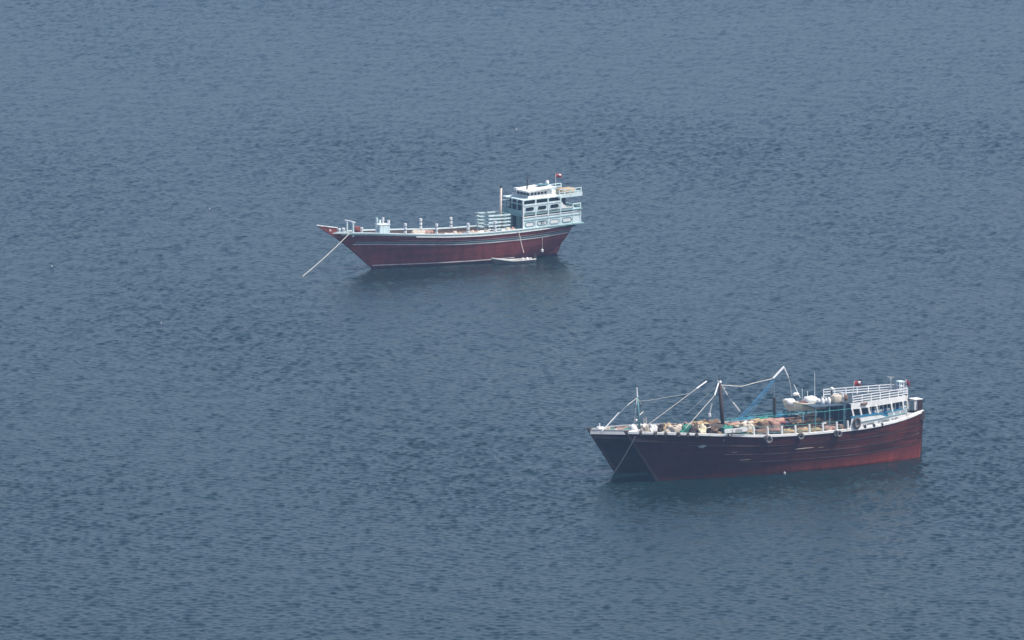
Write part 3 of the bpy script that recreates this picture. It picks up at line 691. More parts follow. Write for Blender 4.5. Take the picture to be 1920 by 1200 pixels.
# flag
def make_flag(fr, base, top, w, h, name, label, clothmat, corner=None, droop=0.25):
    t = thing(name, fr, base, label, 'flag'); b = np.asarray(base, float); tp = np.asarray(top, float) - b
    MB().tube([(0, 0, 0), tp], 0.045, 6, 0.03).build('pole', 'steel_white', t)
    m = MB(); n = 8
    for i in range(n + 1):
        s = i / n; x = tp[0] + s * w; y = tp[1] + 0.16 * w * math.sin(s * 6.5) * s; dz_ = -droop * s * s * h
        m.v += [(x, y, tp[2] + dz_), (x, y + 0.05, tp[2] - h * 0.5 + dz_), (x, y - 0.04, tp[2] - h + dz_)]
    for i in range(n):
        a_ = i * 3; m.f += [(a_, a_ + 3, a_ + 4, a_ + 1), (a_ + 1, a_ + 4, a_ + 5, a_ + 2)]
    cl = m.build('flag_cloth', clothmat, t, smooth=True)
    md = cl.modifiers.new('thick', 'SOLIDIFY'); md.thickness = 0.012
    if corner:
        k = MB(); f0 = corner
        for i in range(4):
            s = f0 + i * 0.1; x = tp[0] + s * w; y = tp[1] + 0.16 * w * math.sin(s * 6.5) * s - 0.03; dz_ = -droop * s * s * h
            k.v += [(x, y, tp[2] - 0.05 * h + dz_), (x, y - 0.01, tp[2] - 0.55 * h + dz_)]
        for i in range(3): k.f.append((i * 2, i * 2 + 2, i * 2 + 3, i * 2 + 1))
        kk = k.build('flag_panel', 'flag_white', cl, smooth=True); md = kk.modifiers.new('thick', 'SOLIDIFY'); md.thickness = 0.01
    return t
p = F1.L(1046, 362, -0.5); tp = F1.L(1042, 325.5, -0.5)
make_flag(F1, (tp[0], -0.5, zz(p[0], 8.72)), tp, 1.05, 0.55, 'flag', 'red and white flag flying over the stern of the lone maroon dhow', 'flag_red', 0.45)

# skiff alongside
a = F1.L(922, 476, -5.3); b = F1.L(1003, 483, -5.3); mid = F1.loc(water(960, 487)); 
SK, sh, sl = make_skiff(F1, ((a[0] + b[0]) / 2, -5.1, -0.12), 7.2, 1.5, R(0), 'moored_skiff', 'long narrow white-edged skiff tied alongside the maroon hull', 'skiff_grey', 'tarp_beige', free=0.5, rim='white_paint')
MB().box(sl - 0.02, sl + 0.30, -0.18, 0.18, 0.5, 1.15).box(sl + 0.06, sl + 0.22, -0.07, 0.07, -0.3, 0.55).build('outboard_motor', 'dark_steel', SK)
for i, (dx, dy, h_, lb) in enumerate(((1.6, -0.2, 0.55, 'white jerrican standing amidships in the skiff beside the maroon dhow'), (2.55, 0.22, 0.5, 'white jerrican nearest the outboard motor of the skiff'), (2.3, -0.28, 0.42, 'smaller white can on the near side of the skiff stern'))):
    q = ((a[0] + b[0]) / 2 + dx, -5.1 + dy, -0.12 + 0.28)
    c = MB().lathe((0, 0, 0), [(0.17, 0), (0.19, 0.05), (0.19, h_ * 0.75), (0.08, h_ * 0.9), (0.06, h_)], 8).build('jerrican', 'plastic_white'); place(c, F1, q); tag(c, lb, 'container')

# ================================================================== 2. dark dhow, near one of the moored pair
F2 = Frame(water(1230, 901.5), 30)
sh2 = [(1172, 813, 0), (1215, 815.5, -1.9), (1280, 817, -3.3), (1350, 818.8, -3.95), (1440, 819.5, -4.1), (1520, 814.5, -4.05), (1592, 807.5, -3.8),
       (1627, 802.5, -3.5), (1668, 794.5, -3.0), (1701, 785.5, -2.4), (1731, 772.5, -1.25)]
sh2 = [(lambda p: (p[0], p[2]))(F2.L(q[0], q[1], q[2] * 0.9)) for q in sh2]
XB0, XB1 = sh2[0][0], sh2[-1][0]
STEM2 = [(-1.0, 0.6), (0.0, 0.0), (2.0, XB0 * 0.30), (4.3, XB0 * 0.66), (6.8, XB0 * 1.06)]
H2 = Hull(sh2, STEM2, [(-1.0, XB1 + 0.1), (3.0, XB1 + 0.15), (7.0, XB1)],
          [(0, 0.13), (0.04, 0.9), (0.1, 1.8), (0.18, 2.65), (0.3, 3.38), (0.45, 3.7), (0.6, 3.7), (0.75, 3.38), (0.86, 2.7), (0.94, 1.94), (1, 1.08)],
          [(0, 0.08), (0.05, 0.36), (0.12, 0.95), (0.22, 1.7), (0.35, 2.35), (0.5, 2.8), (0.65, 2.85), (0.8, 2.25), (0.91, 1.2), (1, 0.22)])
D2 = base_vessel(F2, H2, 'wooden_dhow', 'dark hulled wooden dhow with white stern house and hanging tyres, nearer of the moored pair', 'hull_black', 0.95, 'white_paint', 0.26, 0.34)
for sd_ in (-1, 1):
    H2.band(0.15, 0.99, v=0.80, h=0.07, out=0.035, side=sd_).build('wale', 'wale_worn', D2)
    H2.band(0.25, 0.985, v=0.62, h=0.07, out=0.035, side=sd_).build('wale', 'wale_worn', D2)
    H2.band(0.30, 0.98, v=0.46, h=0.07, out=0.035, side=sd_).build('wale', 'wale_worn', D2)
MB().slab([(XB1 - 0.1, -1.0), (XB1 + 0.45, -1.0), (XB1 + 0.5, 7.0), (XB1 - 0.1, 7.0)], lambda u, v, t: (u, t, v), -0.22, 0.22).build('sternpost', 'mast_wood', D2)
def stem_post(hull, vessel, ztop):
    zs = np.linspace(-1.0, ztop, 9)
    MB().slab([(hull.stem(z) - 0.10 - 0.02 * z, z) for z in zs] + [(hull.stem(z) + 0.35, z) for z in zs[::-1]], lambda u, v, t: (u, t, v), -0.16, 0.16).build('stem_post', 'mast_wood', vessel)
stem_post(H2, D2, H2.sheer(XB0) + 0.3)
MB().box(XB1 - 0.55, XB1 + 0.1, -1.3, 1.3, H2.sheer(XB1) - 0.9, H2.sheer(XB1) + 0.12).build('stern_board', 'mast_wood', D2)

def inboard(hull, x, y, half):
    """keep a thing of that half-width inside the bulwarks at deck height"""
    z = hull.sheer(x) - 0.95; u = hull.u_at(x); lim = max(abs(hull.pt(u, z=z)[1]) - half - 0.25, 0.0); return max(-lim, min(lim, y))
def deck2(x, d=0.95): return H2.sheer(x) - d
# emblem on the bow, small round hawse plate
def on_hull(hull, x, z, off=0.02):
    u = hull.u_at(x, z); return hull.pt(u, z=z, off=off)
def hull_decal(hull, fr, px, py, outline, scale, parent, name, m):
    y = -3.3
    for _ in range(10):
        p = fr.L(px, py, y); y = on_hull(hull, p[0], p[2])[1]
    def f3(u, v, t):
        q = on_hull(hull, p[0] + u * scale, p[2] + v * scale, 0.015 + t); return q
    return MB().slab(outline, f3, 0.0, 0.03).build(name, m, parent)
em = [(-1.0, 0.02), (-0.75, 0.16), (-0.45, 0.10), (-0.25, 0.32), (0.1, 0.36), (0.35, 0.28), (0.7, 0.3), (0.95, 0.12), (0.88, -0.12), (0.62, -0.1), (0.45, -0.32), (0.1, -0.42), (-0.2, -0.34), (-0.45, -0.2), (-0.8, -0.12)]
hull_decal(H2, F2, 1316.5, 837, em, 0.55, D2, 'bow_emblem', 'emblem_grey')
hull_decal(H2, F2, 1357, 825.5, [(math.cos(t) * 0.45, math.sin(t)) for t in np.linspace(0, 6.28, 9)[:-1]], 0.13, D2, 'hawse_plate', 'emblem_grey')
for px, py, w in ((1509, 840.5, 1.35), (1540, 838.5, 0.4), (1378, 848, 0.35), (1398, 862, 0.7)):
    hull_decal(H2, F2, px, py, [(-1, -0.035), (0.6, -0.03), (1, 0.03), (0.2, 0.05), (-1, 0.02)], w, D2, 'scraped_patch', 'tarp_beige')

# stern house on the near side and mirrored
HB = MB().hexa([(25.0, -2.7, 4.3), (34.0, -1.35, 5.0), (34.0, 1.35, 5.0), (25.0, 2.7, 4.3), (25.0, -2.7, 7.85), (34.0, -1.35, 8.3), (34.0, 1.35, 8.3), (25.0, 2.7, 7.85)]).build('deckhouse', 'shaded_interior', D2)
lowb = [(1592, 807), (1610, 804.5), (1627, 802), (1650, 798), (1668, 794), (1690, 788.5), (1701, 785), (1712, 781), (1725, 774.5)]
lowt = [(1596, 795), (1610, 792.2), (1627, 789), (1650, 784.5), (1668, 780.3), (1690, 775.4), (1702, 773.2), (1712, 774.8), (1725, 770.5)]
uppb = [(1596, 794.7), (1610, 791.8), (1627, 788.6), (1650, 784.1), (1664, 781.2)]
uppt = [(1597, 784.5), (1610, 782.6), (1627, 780), (1652, 777.0), (1664, 781.0)]
aftb = [(1664.5, 781), (1680, 777.5), (1701, 773)]
aftt = [(1664.5, 774.5), (1680, 770.5), (1701, 765.5)]
for nm, bb, tt, off, th, mt in (('lower_wall', lowb, lowt, 0.02, 0.14, 'white_paint'), ('upper_wall', uppb, uppt, 0.07, 0.14, 'white_paint'), ('aft_wall', aftb, aftt, 0.0, 0.14, 'aqua_white'),
                                ('blue_trim', [(1596, 784.8), (1610, 783), (1627, 780.4), (1652, 777.4), (1665, 781.2)], [(1596.5, 780.8), (1610, 779.2), (1627, 776.8), (1654, 773.6), (1666, 778)], 0.10, 0.2, 'blue_paint'),
                                ('blue_trim', [(1660, 774.6), (1680, 770.6), (1699, 765.6)], [(1660, 772.6), (1680, 768.6), (1699, 763.6)], 0.05, 0.2, 'blue_paint'),
                                ('rubbing_batten', [(1606, 793.4), (1627, 789.6), (1650, 785.2), (1668, 781), (1701, 773.8)], [(1606, 792.2), (1627, 788.4), (1650, 784), (1668, 779.8), (1701, 772.6)], 0.12, 0.08, 'teal_pale'),
                                ('roof_fascia', [(1596, 767.5), (1610, 766.5), (1650, 760), (1680, 755), (1701, 751)], [(1596, 757.5), (1610, 757), (1650, 750.5), (1680, 745.5), (1703, 741.5)], -0.1, 0.12, 'white_paint')):
    for m in side_strip(F2, H2, bb, tt, off, th): m.build(nm, mt, HB)
# aft panels
for x0 in (1666, 1678, 1690):
    bb = [(x0, 779.0 - (x0 - 1666) * 0.225), (x0 + 9, 777.0 - (x0 - 1666) * 0.225)]; tt = [(x0, 774.8 - (x0 - 1666) * 0.225), (x0 + 9, 772.8 - (x0 - 1666) * 0.225)]
    for m in side_strip(F2, H2, bb, tt, 0.03, 0.04): m.build('wall_panel', 'plastic_grey', HB)
# pillars
for (bx, by), (tx, ty) in (((1601, 783), (1597.5, 767)), ((1615.5, 781), (1612.5, 765.5)), ((1631, 778), (1628, 763)), ((1646.5, 776), (1643.5, 761)), ((1673, 772.5), (1671, 757)), ((1694, 768), (1692.5, 752)), ((1702, 767), (1700.5, 751))):
    b = on_side(F2, H2, bx, by, 0.0); t_ = on_side(F2, H2, tx, ty, -0.06)
    for sgn in (1, -1): MB().bar(b * (1, sgn, 1), t_ * (1, sgn, 1), 0.16, 0.2, (1, 0, 0)).build('pillar', 'white_paint', HB)
# inner window band: white mullions, dark panes
pA = F2.L(1634, 766, -2.25); pB = F2.L(1695, 757, -1.5)
for i in range(9):
    f = i / 8; x = pA[0] + (pB[0] - pA[0]) * f; z = pA[2] + (pB[2] - pA[2]) * f
    for sgn in (-1, 1):
        yw = 2.7 - 0.15 * (x - 25.0) + 0.02
        MB().box(x, x + 0.42, sgn * yw - 0.05, sgn * yw + 0.05, z - 0.75, z - 0.28).build('window_sill_panel', 'white_paint' if i % 3 else 'plastic_blue', HB)
        MB().box(x - 0.08, x + 0.05, sgn * yw - 0.07, sgn * yw + 0.07, z - 0.75, z + 0.5).build('mullion', 'white_paint', HB)
# roof
r0 = on_side(F2, H2, 1596, 758, -0.1); r1 = on_side(F2, H2, 1703, 742, -0.1)
kz = (r1[2] - r0[2]) / (r1[0] - r0[0]); rx0_, rx1_ = r0[0], r1[0]
def rz2(x): return r0[2] + kz * (x - rx0_)
ROOF2 = MB().hexa([(rx0_, r0[1] + 0.1, r0[2] - 0.2), (rx1_, r1[1] + 0.1, r1[2] - 0.2), (rx1_, -r1[1] - 0.1, r1[2] - 0.2), (rx0_, -r0[1] - 0.1, r0[2] - 0.2),
                   (rx0_, r0[1] + 0.1, r0[2] - 0.06), (rx1_, r1[1] + 0.1, r1[2] - 0.06), (rx1_, -r1[1] - 0.1, r1[2] - 0.06), (rx0_, -r0[1] - 0.1, r0[2] - 0.06)]).build('house_roof', 'white_paint', D2)
MB().box(rx0_ - 0.08, rx0_ + 0.04, r0[1] + 0.02, -r0[1] - 0.02, r0[2] - 0.62, r0[2]).build('roof_fascia', 'navy_shade', HB)
def rail_y(x): return r0[1] + (r1[1] - r0[1]) * (x - rx0_) / (rx1_ - rx0_) + 0.05
for sgn in (1, -1):
    xs = np.linspace(rx0_ + 0.3, rx1_ - 0.1, 7)
    for x in xs: MB().box(x - 0.045, x + 0.045, sgn * rail_y(x) - 0.045, sgn * rail_y(x) + 0.045, rz2(x) - 0.1, rz2(x) + 0.95).build('rail_post', 'steel_white', ROOF2)
    for h_ in (0.3, 0.6, 0.92):
        MB().bar((xs[0], sgn * rail_y(xs[0]), rz2(xs[0]) + h_), (xs[-1], sgn * rail_y(xs[-1]), rz2(xs[-1]) + h_), 0.07, 0.1).build('rail', 'steel_white', ROOF2)
for h_ in (0.3, 0.6, 0.92):
    MB().bar((rx1_ - 0.1, rail_y(rx1_), rz2(rx1_) + h_), (rx1_ - 0.1, -rail_y(rx1_), rz2(rx1_) + h_), 0.07, 0.1).build('rail', 'steel_white', ROOF2)
# shaded front wall and its frame
MB().box(24.75, 24.9, -3.05, 3.05, 4.2, 7.75).build('front_wall', 'navy_shade', HB)
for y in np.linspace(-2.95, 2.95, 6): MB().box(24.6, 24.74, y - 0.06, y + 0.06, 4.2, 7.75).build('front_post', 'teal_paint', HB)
for i, y in enumerate((-2.4, -0.4, 1.4)): MB().box(24.68, 24.745, y, y + 0.85, 4.3, 6.1).build('door', 'blue_paint' if i == 1 else 'shaded_interior', HB)
# portholes and name
for px, py in ((1621.5, 799.8), (1638.3, 797.8), (1653.3, 796.0)):
    p = on_side(F2, H2, px, py, 0.02); MB().tube([p + (0, 0.06, 0), p + (0, -0.09, 0)], 0.2, 12).build('porthole', 'dark_steel', HB)
p = on_side(F2, H2, 1618.5, 798.0, 0.075); q = on_side(F2, H2, 1686, 785.0, 0.085)
n_ = 3; words = ['A. F. RAHMEE', '& TAIMEEG', 'M. AMI']; ends = [(1618.5, 798.0, 1645, 792.6), (1647, 792.2, 1671, 788.0), (1672.5, 787.5, 1686, 784.2)]
for w_, (ax_, ay_, bx_, by_) in zip(words, ends):
    p = on_side(F2, H2, ax_, ay_, 0.05); q = on_side(F2, H2, bx_, by_, 0.05); ln = np.linalg.norm(q - p)
    text_mesh(w_, ln / (0.62 * len(w_)), 'name_lettering', 'letter_grey', HB, p + (0, -0.02, 0), q - p, (0, 0, 1))

# number board amidships
b0 = F2.L(1358, 812.5, -3.72); b1 = F2.L(1401.5, 813, -3.72); t_ = F2.L(1380, 803.3, -3.72)
cx, cz = (b0[0] + b1[0]) / 2, (b0[2] + t_[2]) / 2
NB = MB().slab(stadium(cx, cz, b1[0] - b0[0], t_[2] - b0[2]), lambda u, v, t: (u, t, v), -3.78, -3.66).build('number_board', 'white_paint', D2)
p = F2.L(1371.5, 808.6, -3.79); text_mesh('2. 10363', 0.44, 'number_lettering', 'letter_grey', NB, p + np.array([0, 0, -0.12]), (1, 0, 0), (0, 0, 1))
# rail posts amidships
for (px, tp, bs) in ((1413.8, 802.5, 813.8), (1440, 801, 815), (1466.3, 797.5, 815.6), (1491.9, 795.6, 815.4), (1518, 794.4, 813), (1543.3, 792.5, 810), (1569.4, 790.6, 808), (1590, 789, 806)):
    p = on_side(F2, H2, px, bs, -0.08); x, y = p[0], p[1]; z = H2.sheer(x)
    for sgn in (1, -1): MB().bar((x, sgn * y, z + 0.2), (x - 0.06, sgn * y, z + 1.22), 0.2, 0.2, (1, 0, 0)).build('rail_post', 'white_paint', D2)

# tyres hung as fenders
tyres = [(1369, 813.5, 0.36, 'small grey tyre hung over the white number board'), (1441.5, 824.5, 0.50, 'largest tyre, doubled, hung on the dark hull below the first rail posts'),
         (1437.5, 822, 0.42, 'darker tyre tucked behind the doubled tyre on the dark hull'), (1501.5, 818, 0.46, 'pale tyre hung halfway along the rail of the dark hull'),
         (1573.5, 813.5, 0.42, 'tyre hung on the dark hull just ahead of the white house'), (1568, 812.5, 0.40, 'tyre half hidden beside the one nearest the white house')]
for px, py, r_, lb in tyres:
    off = 0.30 if 'behind' not in lb and 'half hidden' not in lb else 0.14
    y = -4.1 - off
    for _ in range(8):
        p = F2.L(px, py, y); y = on_hull(H2, p[0], min(p[2], H2.sheer(p[0])))[1] - off
    p = F2.L(px, py, y)
    c = MB().torus((0, 0, 0), r_ * 0.72, r_ * 0.30, (1, 0, 0), (0, 0.06, 1)).build('tyre_fender', 'rubber', smooth=True)
    place(c, F2, p); tag(c, lb, 'tyre', 'tyres hung along the dark hull')
p = on_side(F2, H2, 1607, 793, 0.22)
c = MB().torus((0, 0, 0), 0.40, 0.17, (1, 0, 0), (0, 0.06, 1)).build('tyre_fender', 'rubber', smooth=True); c.scale = (1, 1, 1.35); place(c, F2, p)
tag(c, 'black tyre leaning on the front corner of the white house', 'tyre', 'tyres hung along the dark hull')

# rolled nets behind the posts
px_b = [1400, 1414, 1440, 1466, 1492, 1518, 1543, 1569, 1586]
RL = [('net_tan', 'short tan net roll beside the number board'), ('tarp_brown', 'brown net roll between first and second rail posts'), ('tarp_dark', 'dark net roll between second and third rail posts'), ('net_tan', 'tan net roll above the pale tyre'),
      ('net_tan', 'yellowish net roll between fourth and fifth rail posts'), ('net_tan', 'tan net roll between fifth and sixth rail posts'), ('tarp_pink', 'pinkish net roll between sixth and last rail posts'), ('tarp_brown', 'brown net roll ending at the white house front')]
for i, (mt, lb) in enumerate(RL):
    a = F2.L(px_b[i] + 1, 806, -2.75)[0]; b = F2.L(px_b[i + 1] - 1, 806, -2.75)[0]; x = (a + b) / 2; ks = (H2.sheer(b) - H2.sheer(a)) / (b - a)
    z = deck2(x)
    c = MB().blob((0, 0, 0.80), (b - a) * 0.5, 0.62, 0.80 + 0.08 * math.sin(i * 2.1), 40 + i, 0.10, 16, 9, 0.6, k=ks).build('net_roll', mt, smooth=True); place(c, F2, (x, -2.7, z)); tag(c, lb, 'net', 'rolled nets along the rail')
# hold coaming and the loose cargo behind
MB().box(5.0, 23.2, -1.8, 1.8, 4.1, 4.95).build('hatch_coaming', 'inner_brown', D2)
CG = [  # px, py of the middle, y, half length, half height, colour, label
    (1452, 791, -0.9, 1.0, 0.62, 'tarp_pink', 'pink canvas bundle behind the second rail post'), (1428, 795, -1.2, 0.9, 0.5, 'tarp_brown', 'brown canvas bundle left of the pink one'),
    (1478, 793, -0.8, 0.9, 0.5, 'tarp_dark', 'dark sack pile right of the pink bundle'), (1500, 790.5, -0.9, 1.0, 0.55, 'tarp_brown', 'brown bundle under the cream launch'),
    (1521, 788, -0.6, 0.9, 0.45, 'tarp_tan', 'orange-tan bundle right of the white sacks'), (1507, 784.5, 0.4, 0.7, 0.36, 'plastic_white', 'white sacks lying under the cream launch'),
    (1548, 789, -1.0, 1.0, 0.5, 'tarp_brown', 'brown bundle between launch and white house'), (1572, 787, -1.0, 0.9, 0.5, 'tarp_dark', 'dark bundle against the shaded house front'),
    (1397, 797.5, -0.8, 1.1, 0.5, 'tarp_beige', 'beige canvas bundle just right of the dark mast'), (1376, 797.5, 0.4, 1.0, 0.45, 'tarp_pink', 'rosy canvas bundle at the foot of the dark mast'),
    (1410, 793, 0.6, 0.9, 0.45, 'tarp_brown', 'brown net heap behind the beige bundle'), (1340, 800, -0.2, 1.0, 0.5, 'tarp_dark', 'dark bundle just left of the dark mast'),
    (1318, 804, -2.2, 0.62, 0.5, 'tarp_cream', 'cream-yellow drum bundle by the forward rail'), (1300, 803, -1.6, 0.7, 0.45, 'tarp_dark', 'dark tarp heap left of the cream drum bundle'),
    (1283, 802, -1.2, 0.7, 0.5, 'net_green', 'dark green net heap on the fore deck'), (1266, 803, -1.0, 0.9, 0.42, 'tarp_beige', 'long pale canvas roll on the fore deck'),
    (1250, 803.5, -0.8, 0.8, 0.5, 'tarp_dark', 'black tarp heap with tan top near the bow'), (1256, 799.5, -0.6, 0.7, 0.25, 'tarp_tan', 'tan mat thrown over the black tarp heap'),
    (1232, 804.5, -0.9, 0.7, 0.42, 'plastic_white', 'white sack pile near the bow'), (1216, 805, -0.8, 0.5, 0.40, 'tarp_beige', 'off-white sack nearest the bow'),
    (1362, 803, -1.6, 0.5, 0.5, 'net_green', 'green net bundle beside the mast foot'), (1437, 787, 2.0, 1.1, 0.5, 'net_green', 'green net heap on the far side amidships'),
    (1392, 789.5, 2.2, 1.3, 0.45, 'net_blue', 'blue net heap on the far side behind the mast'), (1470, 784, 2.2, 1.4, 0.5, 'net_blue', 'blue net heap under the bow of the cream launch'),
    (1262, 800, 1.2, 0.9, 0.3, 'tarp_brown', 'brown net heap on the far side near the bow'), (1312, 796, 0.8, 0.9, 0.35, 'net_tan', 'tan net heap between mast and far rail'),
    (1278, 799, 0.6, 0.8, 0.3, 'tarp_dark', 'black sheet heap behind the green fore deck net'), (1352, 796, 2.2, 0.9, 0.35, 'tarp_beige', 'pale canvas heap behind the mast foot'),
    (1424, 790, 0.2, 0.9, 0.4, 'net_tan', 'tan net heap in the middle of the hold'), (1490, 787, 0.8, 1.0, 0.4, 'tarp_brown', 'brown heap behind the dark sack pile'),
    (1330, 793, 2.0, 1.0, 0.4, 'tarp_brown', 'brown bundle on the far rail left of the mast'), (1296, 797, 1.6, 0.9, 0.35, 'tarp_pink', 'rosy bundle on the far side of the fore deck')]
for i, (px, py, y, rx, rzh, mt, lb) in enumerate(CG):
    p = F2.L(px, py, y); zc = p[2]; zb = 4.9 if (-1.8 < y < 1.8 and 5.0 < p[0] < 23.2) else deck2(p[0])
    top = max(zc + rzh * 0.55, zb + 0.45); hh = (top - zb) / 2
    bowy = p[0] < 2.0
    y = inboard(H2, p[0], 0.2 if bowy else y, 0.45 if bowy else (0.95 if rx > 0.6 else 0.6))
    if p[0] - rx < 0.0: rx = 0.45
    c = MB().blob((0, 0, hh), rx * (0.9 if bowy else 1.25), 0.45 if bowy else (0.8 if rx > 0.6 else 0.5), hh, 70 + i, 0.26, 22, 13, 0.6).build('cargo_bundle', mt, smooth=True)
    place(c, F2, (p[0], y, zb)); tag(c, lb, 'cargo', 'bundles on the dark dhow deck')
# spars and poles lying along the hold
for i, (p0, p1, y0, y1, r_, mt, lb) in enumerate((
        ((1262, 800), (1330, 796), -1.4, -0.6, 0.09, 'mast_wood', 'dark spar lying over the fore deck heaps'), ((1366, 798), (1432, 791), -1.6, -1.0, 0.08, 'tarp_tan', 'tan pole lying right of the dark mast'),
        ((1400, 789), (1413, 802), -1.2, -2.4, 0.07, 'rope_pale', 'short pale pole leaning on the rail near the first rail post'), ((1440, 788), (1530, 781), -0.4, -0.2, 0.08, 'tarp_brown', 'long brown spar under the cream launch'),
        ((1480, 796), (1566, 789), -1.7, -1.7, 0.09, 'mast_wood', 'dark spar lying behind the net rolls'), ((1366, 792), (1436, 785), 1.4, 1.6, 0.08, 'tarp_pink', 'rosy spar on the far side amidships'),
        ((1292, 795), (1301, 803), 0.2, -0.6, 0.06, 'plastic_white', 'short white pole leaning on the fore deck'))):
    a = F2.L(*p0, y0); b = F2.L(*p1, y1); c = MB().tube([(0, 0, 0), (b - a) * 0.5 + (0, 0, 0.04), b - a], r_, 7).build('spar', mt, smooth=True); place(c, F2, a); tag(c, lb, 'spar')
# small gear lying between the bundles, each piece a thing
GEAR = ['tarp_dark', 'rope_pale', 'red_brown', 'plastic_blue', 'net_green', 'tarp_beige', 'plastic_white', 'tarp_brown', 'net_tan', 'dark_steel']
gr = random.Random(31); seen = set()
CW = {'tarp_dark': 'black', 'rope_pale': 'pale', 'red_brown': 'rust-red', 'plastic_blue': 'blue', 'net_green': 'green', 'tarp_beige': 'beige', 'plastic_white': 'white', 'tarp_brown': 'brown', 'net_tan': 'tan', 'dark_steel': 'dark grey'}
for i in range(58):
    x = gr.uniform(-1.5, 22.8); y = gr.uniform(-2.6, 2.2); y = inboard(H2, x, y, 0.5); zb = 4.93 if -1.8 < y < 1.8 and x > 5.0 else deck2(x)
    zb += gr.uniform(0.15, 0.9) if -1.9 < y < 1.4 else 0.0
    w_ = gr.uniform(0.18, 0.42); mt = GEAR[i % 10]; k = i % 3
    m = MB()
    if k == 0: m.blob((0, 0, w_ * 0.5), w_ * 1.6, w_, w_ * 0.6, 500 + i, 0.3, 12, 8, 0.7)
    elif k == 1:                       # coil of rope
        for j in range(3): m.torus((0.03 * j, 0.02 * j, 0.06 + 0.09 * j), w_ * 0.9, 0.05, (1, 0, 0), (0, 1, 0), 14, 5)
    else: m.tube([(-w_ * 2.2, 0, 0.08), (w_ * 2.2, gr.uniform(-0.3, 0.3), 0.3)], 0.06, 6)
    wh = ('near the bow of the dark dhow', 'just ahead of the dark mast', 'just behind the dark mast', 'amidships on the dark dhow', 'below the cream launch', 'close to the white house front')[min(5, int((x + 1.5) / 4.1))] + (' on the near side' if y < -0.6 else ' on the far side' if y > 0.6 else ' in the middle')
    j = i
    while (k, CW[mt], wh) in seen: j += 1; mt = GEAR[j % 10]
    seen.add((k, CW[mt], wh)); cw = CW[mt]
    nm, lb, ct = (('sack', f'small {cw} sack lying {wh}', 'sack'), ('rope_coil', f'small {cw} rope coil lying {wh}', 'rope'), ('pole', f'short {cw} pole lying {wh}', 'pole'))[k]
    c = m.build(nm, mt, smooth=True); place(c, F2, (x, y, zb)); tag(c, lb, ct, 'loose gear among the deck cargo')
# lumps on the bow rail
for i, px in enumerate((1201, 1228.5, 1247.5, 1271.5, 1289, 1306)):
    p = on_side(F2, H2, px, 815, -0.05); MB().blob((p[0], p[1], H2.sheer(p[0]) + 0.05), 0.22 + 0.08 * (i % 2), 0.25, 0.3, 200 + i, 0.15, 8, 6, 0.8).build('mooring_lashing', 'tarp_dark', D2)

# mast, derrick lines
mb = F2.L(1357, 808, 0); mt_ = F2.L(1349, 716, 0)
M2 = MB().tube([(mb[0], 0, 4.4), mt_], 0.27, 10, 0.21).build('mast', 'mast_wood', D2, smooth=True)
ms = F2.L(1347.5, 704, 0); MB().tube([mt_, ms], 0.07, 6, 0.04).build('topmast_spike', 'dark_steel', M2)
MB().tube([mt_ - (0, 0, 0.12), mt_ + (0, 0, 0.12)], 0.27, 10).build('mast_band', 'steel_white', M2)
def line(fr, pts, r_, name, m, parent, org=None):
    P = [fr.L(*q) for q in pts]; return MB().tube(P, r_, 5).build(name, m, parent)
for a, b in (((1347, 719, -0.3), (1340, 741, -1.2)), ((1351, 721, 0.2), (1363.5, 740, 0.8)), ((1349, 719, 0.1), (1359, 728.5, 0.5)), ((1374.5, 755, 1.2), (1387, 771, 1.8)), ((1334.5, 757.5, 1.0), (1330, 777, 1.2))):
    line(F2, (a, b), 0.085, 'stay_sleeve', 'steel_white', M2)
line(F2, ((1347, 719, -0.3), (1340, 741, -1.2), (1286, 803, -2.4)), 0.04, 'stay', 'rope_pale', M2)
line(F2, ((1349, 719, 0.1), (1363.5, 740, 0.8), (1387, 771, 1.8), (1396, 790, 2.2)), 0.028, 'stay', 'rope_grey', M2)
line(F2, ((1337, 745, 1.0), (1330, 777, 1.2), (1329, 794, 1.2)), 0.035, 'stay', 'rope_grey', M2)
b = F2.L(1330.5, 774, 1.2); MB().lathe((b[0], 1.2, b[2] - 0.6), [(0.05, 0), (0.2, 0.15), (0.16, 0.45), (0.05, 0.7)], 8).build('hanging_block', 'steel_white', M2)
line(F2, ((1288, 775, 1.0), (1308, 757, 0.6), (1345, 722, 0.0)), 0.022, 'stay', 'rope_grey', M2)
# aft derrick
dk = [F2.L(1452, 768, 1.6), F2.L(1452, 745, 1.6)]
MB().tube([(dk[0][0], 1.6, 4.3), dk[1]], 0.2, 8).build('derrick_post', 'dark_steel', D2)
line(F2, ((1351, 722, 0.0), (1390, 724.5, 1.4), (1420, 716.5, 1.6), (1450, 709.5, 1.6)), 0.045, 'derrick_line', 'rope_pale', D2)
MB().tube([F2.L(1449.5, 709.5, 1.6), F2.L(1470, 687.5, 1.6)], 0.13, 8).tube([F2.L(1469.5, 688, 1.6), F2.L(1478, 707.5, 1.6)], 0.10, 8, 0.08).build('derrick_boom', 'steel_white', D2)
line(F2, ((1478, 707, 1.6), (1482, 722, 1.6), (1484, 744, 1.6)), 0.03, 'derrick_line', 'rope_pale', D2)
line(F2, ((1450, 710, 1.6), (1453, 746, 1.6)), 0.02, 'derrick_line', 'rope_grey', D2)
for d in (-2.2, 0.0, 2.4): line(F2, ((1451 + d * 0.4, 711, 1.6), (1420 + d, 750 + d, 1.6), (1384 + d, 790, 1.6)), 0.026, 'halyard', 'rope_blue', D2)
